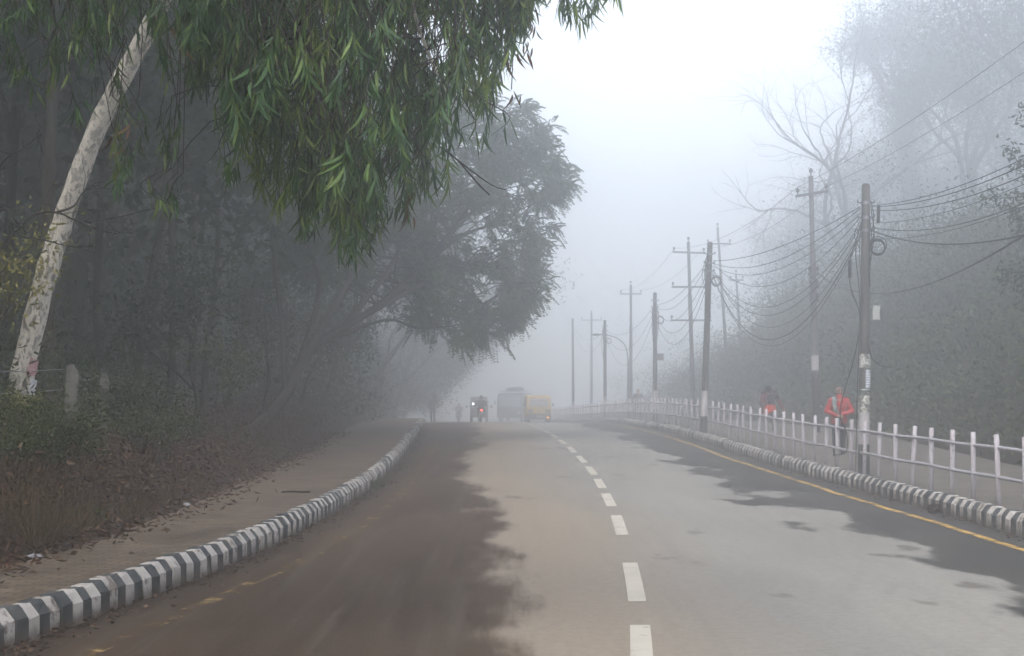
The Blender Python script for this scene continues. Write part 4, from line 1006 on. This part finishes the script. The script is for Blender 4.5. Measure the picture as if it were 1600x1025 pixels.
#@@NEXT2
# ------------------------------------------------------------------ people
def cap(mb, a, b, r0, r1=None, n=10):
    r1 = r0 if r1 is None else r1
    mb.tube([Vector(a).lerp(Vector(b), k/3) for k in range(4)], [r0+(r1-r0)*k/3 for k in range(4)], n)
    mb.sphere(a, r0*1.0, n, 8); mb.sphere(b, r1*1.0, n, 8)
def fused(name, mb, mat, parent, voxel=.012, smooth=4):
    me = bpy.data.meshes.new('tmp'); me.from_pydata(mb.v, [], mb.f); bm = bmesh.new(); bm.from_mesh(me); bmesh.ops.recalc_face_normals(bm, faces=bm.faces); bm.to_mesh(me); bm.free()
    o = bpy.data.objects.new('tmp', me); COL.objects.link(o)
    m = o.modifiers.new('r', 'REMESH'); m.mode = 'VOXEL'; m.voxel_size = voxel
    s = o.modifiers.new('s', 'SMOOTH'); s.iterations = smooth; s.factor = .5
    dg = bpy.context.evaluated_depsgraph_get(); new = bpy.data.meshes.new_from_object(o.evaluated_get(dg))
    bpy.data.objects.remove(o); bpy.data.meshes.remove(me)
    new.name = name; new.materials.clear(); new.materials.append(mat); new.polygons.foreach_set('use_smooth', [True]*len(new.polygons))
    return link(name, new, parent)
M['skin'] = simple('skin', (.26,.15,.10), (.23,.13,.085), 6, .6, 0)
M['hair'] = simple('black_hair', (.012,.010,.009), None, 30, .5, .3)
def cloth(name, c, c2=None): return simple(name, c, c2 or tuple(v*.72 for v in c), 5, .9, .35, dist=.01)
def hand(mb, w, d, side, r=.008):
    """palm and five curled fingers from wrist w along direction d"""
    w = Vector(w); d = Vector(d).normalized(); s = d.cross(Vector((0,1,0)))
    if s.length < .2: s = d.cross(Vector((1,0,0)))
    s.normalize(); k = d.cross(s)
    palm = w+d*.045; mb.sphere(palm, (.034,.034,.034), 10, 8); mb.sphere(w+d*.07, .032, 10, 8)
    for i, L in enumerate((.058,.068,.064,.05)):
        b = w+d*.085+s*(.025-.017*i); m = b+d*(L*.6)+k*.008; e = m+d*(L*.3)+k*.022
        mb.tube([b-d*.02, b, m, e], [r*1.2, r*1.15, r, r*.8], 7)
    b = w+d*.03+s*.03; mb.tube([b, b+s*.025+d*.025, b+s*.03+d*.05+k*.01], [r*1.4, r*1.2, r], 7)
def person(name, label, loc, rz, J, H, mats, voxel=.014, coat=None, build=1.0, group=None):
    """J: joints in metres; mats: top, legs, shoes; coat: hem height"""
    t = tag(empty(name, loc, rz), label, 'person', group)
    j = {k: Vector(v) for k, v in J.items()}; q = build
    b = MB()
    hd = j['head']; b.sphere(hd, (.078,.092,.112), 14, 10); b.sphere(hd+j.get('face', Vector((0,.08,-.03))), (.022,.03,.03), 8, 6)
    fdir = j.get('face', Vector((0,.08,-.03))).normalized()
    for s in (-1, 1): b.sphere(hd+Vector((s*.08,0,-.01)), (.014,.022,.032), 8, 6)
    b.sphere(hd+fdir*.075+Vector((0,0,-.06)), (.03,.02,.02), 8, 6)
    cap(b, j['neck'], hd-Vector((0,0,.05)), .052, .05)
    cap(b, j['neck']-Vector((0,0,.04)), j['pelvis'], .11, .11)
    for s, S_ in ((-1,'L'), (1,'R')):
        cap(b, j['sh'+S_], j['el'+S_], .045, .038); cap(b, j['el'+S_], j['wr'+S_], .038, .027)
        hand(b, j['wr'+S_], (j['wr'+S_]-j['el'+S_]) if 'hd'+S_ not in j else j['hd'+S_], s)
        cap(b, j['hip'+S_], j['kn'+S_], .075, .052); cap(b, j['kn'+S_], j['an'+S_], .052, .036)
        cap(b, j['an'+S_]-Vector((0,0,.035)), j['an'+S_]+j.get('toe'+S_, Vector((0,.15,-.045))), .034, .03)
    fused('body', b, M['skin'], t, .010 if voxel < .018 else .016)
    c = MB()   # top
    sh = (j['shL']+j['shR'])/2
    c.sphere(sh.lerp(j['pelvis'], .33), (.185*q,.125*q,.2), 14, 10); c.sphere(sh.lerp(j['pelvis'], .7), (.168*q,.122*q,.2), 14, 10)
    cap(c, j['shL'], j['shR'], .078*q); cap(c, j['neck']-Vector((0,0,.03)), j['neck']+Vector((0,0,.02)), .07, .066)
    hem = coat if coat is not None else .0
    c.tube([j['pelvis']+Vector((0,0,.12)), j['pelvis'], j['pelvis']-Vector((0,0,.02+hem))], [.165*q, .168*q, .175*q], 16, True, .74)
    for S_ in 'LR':
        cap(c, j['sh'+S_], j['el'+S_], .070*q, .058*q); cap(c, j['el'+S_], j['el'+S_].lerp(j['wr'+S_], .96), .058*q, .042)
    fused('jacket', c, mats['top'], t, voxel, 3)
    c = MB()
    c.sphere(j['pelvis']-Vector((0,0,.04)), (.15*q,.115*q,.14), 12, 8)
    for S_ in 'LR':
        cap(c, j['hip'+S_], j['kn'+S_], .092, .07); cap(c, j['kn'+S_], j['an'+S_]+Vector((0,0,.01)), .07, .056)
    fused('trousers', c, mats['legs'], t, voxel, 3)
    for S_ in 'LR':
        c = MB(); a = j['an'+S_]; toe = j.get('toe'+S_, Vector((0,.15,-.045)))
        cap(c, a-Vector((0,.03,.03)), a+toe, .045, .04); fused('shoe', c, mats['shoes'], t, voxel, 2)
    return t, j
def stand(H=1.55, **kw):
    k = H/1.55
    J = dict(head=(0,.02,1.44), neck=(0,0,1.27), pelvis=(0,0,.84), shL=(-.165,0,1.235), shR=(.165,0,1.235), elL=(-.22,-.02,.98), elR=(.22,-.02,.98), wrL=(-.22,.06,.77), wrR=(.22,.06,.77),
             hipL=(-.085,0,.80), hipR=(.085,0,.80), knL=(-.09,.02,.45), knR=(.09,.02,.45), anL=(-.09,0,.085), anR=(.09,0,.085))
    J.update(kw); return {n: tuple(c*k for c in v) for n, v in J.items()}
def pavR(X, Y): return Vector((X, Y, float(G(Y))+PVR))
# person in red with hands clasped behind the back
J = stand(1.53, elL=(-.29,-.08,1.0), elR=(.29,-.08,1.0), wrL=(-.06,-.20,.90), wrR=(.07,-.19,.92), hdL=(.9,-.2,-.25), hdR=(-.9,-.2,-.25), head=(0,.05,1.425), face=(0,.085,-.04))
M['redcoat'] = cloth('red_jacket', (.40,.028,.026), (.27,.018,.018))
Y1 = 39.2; pp, j = person('person', 'person in red jacket and knit cap standing with hands clasped behind back', pavR((1311-CX)*Y1/FPX, Y1), R(-4), J, 1.53, dict(top=M['redcoat'], legs=cloth('dark_trousers', (.014,.013,.017)), shoes=cloth('dark_shoes', (.02,.02,.02))), .012, .10, 1.1)
c = MB(); c.sphere(j['head']+Vector((0,-.005,.035)), (.093,.108,.095), 14, 10); c.sphere(j['head']+Vector((0,-.02,.0)), (.09,.10,.06), 14, 10); c.sphere(j['head']+Vector((0,-.01,.135)), .02, 8, 6)
fused('knit_cap', c, simple('knit_wool', (.22,.12,.09), (.10,.07,.06), 40, .95, .6), pp, .01, 2)
c = MB(); cap(c, j['neck']-Vector((0,.01,.02)), j['neck']+Vector((0,.0,.075)), .085, .075); fused('collar', c, M['redcoat'], pp, .012, 2)
t = NT('patterned_scarf'); v = t.coord(); f = t.n('TexVoronoi', {'Vector': v, 'Scale': 38.}).outputs['Distance']; zz = t.n('SeparateXYZ', {0: v}).outputs[0]
t.fin(t.mix(t.step(zz, -.10, -.08), t.mix(t.step(f, .35, .5), (.42,.42,.4), (.10,.13,.13)), t.mix(t.step(f, .3, .5), (.06,.17,.18), (.03,.09,.10))), .9); M['scarf'] = t.m
c = MB()
for dx in (-.03,.0,.03):
    pts = bez([(-.10+dx,.08,1.24),(-.115+dx,-.04,1.305),(-.12+dx,-.135,1.18),(-.10+dx,-.165,1.02),(-.06+dx,-.15,.88),(-.045+dx,-.175,.74),(-.05+dx,-.18,.58)], 22); c.tube(pts, .022, 8)
fused('scarf', c, M['scarf'], pp, .010, 2)
# person stooping forward under a dark shawl
J = stand(1.56, head=(.02,.34,1.28), neck=(.01,.22,1.20), pelvis=(0,0,.84), shL=(-.16,.16,1.17), shR=(.17,.16,1.17), elL=(-.24,.10,.92), elR=(.30,.10,.95), wrL=(-.22,.16,.70), wrR=(.42,.06,.73), hdR=(.5,-.1,-.7), knL=(-.09,.16,.47), anL=(-.09,.10,.085), knR=(.09,.04,.44), anR=(.08,-.20,.12), face=(0,.08,-.07))
Y2 = 53.0; pq, j = person('person', 'person in maroon top with backpack stooping forward beyond the railing', pavR((1203-CX)*Y2/FPX, Y2), R(6), J, 1.56, dict(top=cloth('maroon_top', (.15,.035,.045)), legs=cloth('blue_grey_leggings', (.035,.05,.06)), shoes=cloth('black_shoes', (.02,.02,.02))), .014, .0)
c = MB(); c.sphere(j['head']+Vector((0,-.03,.03)), (.115,.13,.14), 14, 10); cap(c, j['head']-Vector((0,.05,.03)), j['neck']+Vector((0,-.08,.04)), .12, .13); cap(c, j['shL']+Vector((.02,-.02,.03)), j['shR']+Vector((0,-.02,.03)), .09)
cap(c, j['shR'], j['elR'].lerp(j['shR'], .45)+Vector((.02,-.02,0)), .085, .07)
fused('shawl', c, cloth('dark_shawl', (.014,.010,.012)), pq, .014, 3)
c = MB(); c.sphere((0,-.06,1.02), (.15,.085,.18), 14, 10); c.sphere((0,-.10,.95), (.13,.075,.11), 12, 8); fused('backpack', c, cloth('black_backpack', (.03,.032,.038)), pq, .014, 3)
c = MB(); c.tube([(0,0,.93),(0,.01,.80),(.01,0,.62),(.02,-.01,.585)], [.15,.175,.215,.21], 18, True, .8); fused('skirt', c, cloth('orange_skirt', (.55,.05,.025), (.42,.035,.018)), pq, .014, 2)
# far walkers and riders
def far_person(label, x, Y, zg, rz, top, legs, H=1.6, J=None, name='person'):
    return person(name, label, Vector(((x-CX)*Y/FPX, Y, zg)), rz, J or stand(H), H, dict(top=cloth('top', top), legs=cloth('legs', legs), shoes=cloth('shoe', (.02,.02,.02))), .022, .25)
pz, j = far_person('dim figure walking away at the left kerb with a bundle on the shoulder', 676, 107, float(G(107))+.004, 0, (.09,.095,.11), (.10,.09,.105), 1.72, stand(1.72, elR=(.24,.1,1.15), wrR=(.17,.05,1.35), knL=(-.09,.08,.46), anL=(-.08,.12,.09)))
bd = tag(empty('bundle', pz.location), 'pale bundle carried on the shoulder of the dim walker', 'bundle')
c = MB(); c.sphere((.20,0,1.58), (.17,.22,.16), 14, 10); c.sphere((.05,-.05,1.68), (.12,.16,.10), 12, 8); fused('cloth', c, cloth('sack', (.13,.13,.14)), bd, .02, 3)
c = MB().tube(bez([(.2,0,1.72),(.22,0,1.80),(.26,0,1.76)], 6), .03, 8); fused('knot', c, cloth('sack_knot', (.12,.12,.13)), bd, .012, 2)
far_person('faint person walking behind the railing near the third pole', 997, 88, float(G(88))+PVR, R(0), (.09,.09,.10), (.06,.06,.07), 1.6, stand(1.6, elL=(-.27,-.03,1.02), elR=(.27,-.03,1.02), wrL=(-.2,.02,.82), wrR=(.2,.02,.82)))

# ------------------------------------------------------------------ motorcycles
M['dark'] = simple('dark_paint', (.03,.032,.036), None, 4, .35, 0); M['chrome'] = simple('chrome', (.4,.4,.4), None, 5, .25, 0, .9)
M['redlamp'] = emis('red_tail_lamp', (1,.06,.03), 5.); M['amber'] = emis('amber_lamp', (1,.33,.05), 4.); M['white'] = emis('white_glow', (.9,.95,1), 7.)
M['glass'] = simple('dark_glass', (.10,.115,.125), (.08,.09,.10), 2, .15, 0)
def motorcycle(x, Y, rz, label, rlabel, lamp, top, zoff=0):
    X = (x-CX)*Y/FPX; z = float(G(Y))+.004
    t = tag(empty('motorcycle', (X, Y, z), rz), label, 'motorcycle')
    for yy in (-.64,.64):
        wq = MB().torus((0,yy,.3), .25, .055, 'x', 24, 8).build('wheel', M['black'], t, True)
        h = MB(); h.torus((0,yy,.3), .19, .018, 'x', 20, 6)
        for k in range(6):
            a = k*math.pi/3; h.tube([(0,yy,.3),(0,yy+.19*math.cos(a),.3+.19*math.sin(a))], .012, 6)
        h.build('rim', M['chrome'], wq, True)
    MB().prism([(-.45,.42),(-.05,.30),(.32,.34),(.42,.62),(.30,.86),(.02,.84),(-.12,.70),(-.42,.72)], 'x', -.11, .11).build('engine_body', M['dark'], t, bevel=.03)
    MB().prism([(-.80,.80),(-.70,.72),(-.1,.68),(.0,.76),(-.1,.80),(-.55,.82)], 'x', -.12, .12).build('seat', M['black'], t, bevel=.03)
    MB().prism([(-.92,.76),(-.86,.68),(-.62,.66),(-.6,.76)], 'x', -.09, .09).build('tail', M['dark'], t, bevel=.02)
    MB().box((0,-.93,.735), (.13,.03,.075)).build('tail_lamp', M['redlamp'] if lamp else M['dark'], t, bevel=.012)
    MB().box((0,-.93,.53), (.17,.012,.12)).build('number_plate', M['polew'], t)
    MB().prism([(-.98,.36),(-.93,.36),(-.86,.66),(-.9,.68)], 'x', -.075, .075).build('rear_mudguard', M['dark'], t, bevel=.008)
    MB().tube(bez([(-.36,.34,.92),(-.3,.40,1.0),(0,.46,1.02),(.3,.40,1.0),(.36,.34,.92)], 16), .014, 8).build('handlebar', M['chrome'], t, True)
    for s in (-1, 1):
        MB().tube([(s*.06,.64,.3),(s*.07,.46,.98)], .025, 8).build('fork', M['chrome'], t, True)
        m = MB().tube([(s*.28,.42,1.0),(s*.36,.40,1.2)], .008, 6).build('mirror_arm', M['dark'], t, True)
        MB().sphere((s*.38,.40,1.23), (.07,.02,.045), 12, 8).build('mirror', M['glass'], m, True)
        MB().sphere((s*.16,-.88,.68), .03, 8, 6).build('indicator', M['dark'], t, True)
    MB().sphere((0,.58,.86), (.10,.09,.10), 12, 8).build('headlamp', M['chrome'], t, True)
    MB().tube([(.16,.1,.3),(.17,-.3,.3),(.18,-.85,.38)], [.03,.045,.05], 10).build('exhaust', M['chrome'], t, True)
    J = dict(head=(0,.06,1.46), neck=(0,0,1.30), pelvis=(0,-.22,.86), shL=(-.18,-.02,1.26), shR=(.18,-.02,1.26), elL=(-.30,.12,1.05), elR=(.30,.12,1.05), wrL=(-.34,.30,.97), wrR=(.34,.30,.97),
             hipL=(-.10,-.20,.84), hipR=(.10,-.20,.84), knL=(-.20,.22,.72), knR=(.20,.22,.72), anL=(-.19,.02,.33), anR=(.19,.02,.33))
    r, j = person('person', rlabel, (X, Y, z), rz, J, 1.6, dict(top=cloth('rider_jacket', top), legs=cloth('rider_trousers', (.03,.03,.035)), shoes=cloth('rider_shoes', (.02,.02,.02))), .02, .0, 1.15)
    c = MB(); c.sphere(j['head']+Vector((0,0,.02)), (.125,.14,.135), 14, 10); fused('helmet', c, M['dark'], r, .012, 2)
motorcycle(752, 103, R(2), 'dark motorcycle with lit red tail lamp riding away', 'rider in dark jacket and helmet on the motorcycle with red tail lamp', True, (.02,.021,.024))
motorcycle(717, 150, R(180), 'small dim motorcycle far down the left lane', 'far motorcycle rider in dull reddish jacket', False, (.12,.06,.06))

# ------------------------------------------------------------------ vehicles
def wheels(t, pts, r, wd):
    for x, y in pts:
        wq = MB().tube([(x-wd/2,y,r),(x-wd/2+.02,y,r),(x+wd/2-.02,y,r),(x+wd/2,y,r)], [r*.9,r,r,r*.9], 22).build('wheel', M['black'], t, True)
        MB().tube([(x-wd/2-.006,y,r),(x+wd/2+.006,y,r)], r*.55, 16).build('rim', M['chrome'], wq, True)
def loft(mb, secs):
    """secs: list of closed rings with equal vertex counts"""
    i0 = len(mb.v); n = len(secs[0])
    for s in secs: mb.v += [tuple(p) for p in s]
    for k in range(len(secs)-1):
        for a in range(n):
            b = (a+1) % n; mb.f.append((i0+k*n+a, i0+k*n+b, i0+(k+1)*n+b, i0+(k+1)*n+a))
    mb.f.append(tuple(range(i0, i0+n))[::-1]); mb.f.append(tuple(range(i0+(len(secs)-1)*n, i0+len(secs)*n)))
# yellow minivan coming toward the camera (front toward -Y)
Yv = 106.; Xv = (839.5-CX)*Yv/FPX; v = tag(empty('minivan', (Xv, Yv, float(G(Yv))+.004), R(3)), 'yellow minivan coming towards the camera beside the centre line', 'minivan')
yel = simple('yellow_paint', (.56,.35,.045), (.46,.28,.04), 3, .4, 0)
side = [(-1.62,.34),(-1.66,.60),(-1.63,.92),(-1.30,1.52),(-1.12,1.64),(1.45,1.66),(1.58,1.5),(1.62,.34)]
mb = MB(); loft(mb, [[(x, y*(.985 if abs(x) > .7 else 1), z if abs(x) < .7 or z < 1.5 else z-.06) for y, z in side] for x in (-.735,-.68,.68,.735)])
body = mb.build('body', yel, v, bevel=.03)
MB().prism([(-1.68,.2),(-1.71,.56),(-1.62,.56),(-1.60,.2)], 'x', -.72, .72).build('bumper', simple('dark_bumper', (.05,.05,.05), None, 5, .6, 0), v, bevel=.02)
q = Matrix.Rotation(0, 3, 'X')
ws = MB(); ws.v += [(-.60,-1.635,.985),(.60,-1.635,.985),(.55,-1.345,1.49),(-.55,-1.345,1.49),(-.60,-1.62,.985),(.60,-1.62,.985),(.55,-1.33,1.49),(-.55,-1.33,1.49)]
ws.f += [(0,1,2,3),(7,6,5,4),(0,4,5,1),(1,5,6,2),(2,6,7,3),(3,7,4,0)]; wo = ws.build('windscreen', simple('windscreen_glass', (.16,.18,.20), (.12,.13,.15), 2, .12, 0), v)
t = NT('screen_lettering'); vv = t.coord(); f = t.noise(t.mapping(vv, (26,1,6)), 3, 1); t.fin(t.mix(t.step(f, .45, .52), (.7,.7,.68), (.25,.06,.05)), .6)
ls = MB(); ls.v += [(-.48,-1.405,1.40),(.48,-1.405,1.40),(.46,-1.365,1.475),(-.46,-1.365,1.475)]; ls.f.append((0,1,2,3)); lo_ = ls.build('screen_lettering', t.m, wo)
for s in (-1, 1):
    MB().box((s*.52,-1.665,.72), (.28,.05,.20)).build('headlamp', M['glass'], v, bevel=.02)
    MB().sphere((s*.53,-1.70,.33), (.05,.03,.05), 10, 8).build('indicator', M['amber'] if s > 0 else M['dark'], v, True)
    ar = MB().tube([(s*.72,-1.40,1.05),(s*.84,-1.46,1.10)], .014, 6).build('mirror_arm', M['dark'], v)
    MB().box((s*.87,-1.46,1.10), (.10,.05,.20)).build('mirror', M['dark'], ar, bevel=.015)
    MB().box((s*.742,-.75,1.20), (.012,.75,.42)).build('side_window', M['glass'], v)
    MB().box((s*.742,.3,1.20), (.012,1.0,.42)).build('side_window', M['glass'], v)
MB().box((0,-1.675,.72), (.16,.02,.09)).build('badge', M['chrome'], v, bevel=.01)
MB().box((0,-1.71,.40), (.36,.012,.10)).build('number_plate', M['polew'], v)
wheels(v, [(-.64,-1.05),(.64,-1.05),(-.64,1.1),(.64,1.1)], .27, .16)
# minibus behind it
Yb = 146.; Xb = (805-CX)*Yb/FPX; bs = tag(empty('minibus', (Xb, Yb, float(G(Yb))+.004), R(-9)), 'dim grey minibus with roof load behind the yellow minivan', 'minibus')
grey = simple('bus_paint', (.045,.048,.052), (.035,.037,.04), 3, .45, 0)
side = [(-3.0,.4),(-3.08,.8),(-3.02,1.25),(-2.82,2.25),(-2.65,2.42),(2.95,2.42),(3.05,2.2),(3.05,.4)]
mb = MB(); loft(mb, [[(x, y*(.99 if abs(x) > 1 else 1), z if abs(x) < 1 or z < 2 else z-.08) for y, z in side] for x in (-1.06,-.98,.98,1.06)])
mb.build('body', grey, bs, bevel=.04)
pale = simple('bus_windscreen', (.30,.33,.36), (.26,.28,.30), 2, .1, 0)
for x0, x1 in ((-.92,-.02),(.02,.92)):
    ws = MB(); ws.v += [(x0,-3.045,1.30),(x1,-3.045,1.30),(x1*.97,-2.865,2.12),(x0*.97,-2.865,2.12),(x0,-3.02,1.30),(x1,-3.02,1.30),(x1*.97,-2.84,2.12),(x0*.97,-2.84,2.12)]
    ws.f += [(0,1,2,3),(7,6,5,4),(0,4,5,1),(1,5,6,2),(2,6,7,3),(3,7,4,0)]; ws.build('windscreen_pane', pale, bs)
MB().box((0,-2.86,2.22), (1.5,.05,.14)).build('destination_board', pale, bs)
MB().box((0,-3.1,.5), (2.1,.1,.24)).build('bumper', M['dark'], bs, bevel=.03)
for s in (-1, 1):
    MB().sphere((s*.78,-3.09,.82), (.13,.05,.13), 12, 8).build('headlamp', M['chrome'], bs, True)
    ar = MB().tube([(s*1.0,-2.9,1.9),(s*1.22,-3.05,1.85)], .02, 6).build('mirror_arm', M['dark'], bs)
    MB().box((s*1.24,-3.05,1.65), (.14,.06,.34)).build('mirror', M['dark'], ar, bevel=.02)
    for y in (-2.1,-.9,.3,1.5): MB().box((s*1.068,y,1.72), (.014,1.05,.62)).build('side_window', M['glass'], bs)
wheels(bs, [(-.9,-1.9),(.9,-1.9),(-.9,1.8),(.9,1.8)], .4, .24)
rk = MB()
for s in (-.8,.8): rk.tube([(s,-2.0,2.62),(s,2.2,2.62)], .025, 6)
MB().box((0,.1,2.60), (1.7,4.2,.05)).build('roof_rack', M['dark'], bs)
for s in (-.8,.8):
    for y in (-1.9,.1,2.1): MB().tube([(s,y,2.40),(s,y,2.60)], .02, 6).build('rack_foot', M['dark'], bs)
ld = tag(empty('luggage', Vector(bs.location)), 'low dark bundle of luggage on the minibus roof', 'luggage'); ld.rotation_euler = bs.rotation_euler
c = MB(); c.sphere((-.1,-.6,2.76), (.6,.9,.16), 14, 10); c.sphere((.2,.6,2.78), (.5,.8,.18), 14, 10); c.box((0,0,2.66), (1.2,2.4,.06)); fused('tarpaulin', c, cloth('tarp', (.07,.075,.08)), ld, .04, 2)
# dark three-wheeled tempo behind the motorcycle, seen from the back
Yt = 118.; Xt = (748.5-CX)*Yt/FPX; tp = tag(empty('tempo', (Xt, Yt, float(G(Yt))+.004), R(1)), 'dark three wheeled tempo with mirrors ahead of the motorcycle', 'tempo')
dk = simple('tempo_paint', (.2,.205,.21), (.17,.175,.18), 3, .5, 0)
side = [(-1.3,.42),(-1.34,.9),(-1.26,1.62),(-1.15,1.72),(.7,1.74),(1.05,1.55),(1.35,.9),(1.4,.42)]
mb = MB(); loft(mb, [[(x*(1-.10*max(0, z-.9)), y, z) for y, z in side] for x in (-.62,-.56,.56,.62)]); mb.build('body', dk, tp, bevel=.03)
MB().prism([(-1.345,1.0),(-1.33,1.0),(-1.262,1.52),(-1.275,1.52)], 'x', -.42, .42).build('rear_window', simple('tempo_window', (.22,.23,.24), None, 2, .2, 0), tp)
MB().box((0,-1.38,.42), (1.2,.08,.14)).build('bumper', M['dark'], tp, bevel=.02)
for s in (-1, 1):
    ar = MB().tube([(s*.6,1.0,1.05),(s*.82,1.05,1.05)], .02, 6).build('mirror_arm', M['dark'], tp)
    MB().box((s*.86,1.05,1.05), (.14,.06,.16)).build('mirror', M['dark'], ar, bevel=.02)
    MB().box((s*.48,-1.345,.75), (.12,.03,.2)).build('tail_lamp', simple('unlit_lamp', (.12,.03,.03), None, 5, .4, 0), tp, bevel=.01)
MB().sphere((-.40,-1.35,1.27), .055, 10, 8).build('lamp', M['white'], tp, True)  # small glowing ball for a bright white dot, source unidentified
wheels(tp, [(-.53,-.85),(.53,-.85)], .34, .18); wheels(tp, [(0,1.1)], .3, .16)

# ------------------------------------------------------------------ haze
hb = MB().box((0,0,0), (1,1,1)).build('haze', None)
hb.scale = (345, 290, 35.8); hb.location = (-20, 112, 12.8)
t = bpy.data.materials.new('fog'); t.use_nodes = True; nt = t.node_tree; nt.nodes.remove(nt.nodes['Principled BSDF'])
pv = nt.nodes.new('ShaderNodeVolumePrincipled'); pv.inputs['Color'].default_value = (.97,.98,.995,1); pv.inputs['Density'].default_value = FOG; pv.inputs['Anisotropy'].default_value = .85
nt.links.new(pv.outputs[0], nt.nodes['Material Output'].inputs['Volume'])
try: t.volume_sampling = 'DISTANCE'
except Exception: pass
hb.data.materials.append(t); tag(hb, 'pale blue grey fog filling the whole scene', 'fog', kind='stuff'); hb.display_type = 'WIRE'
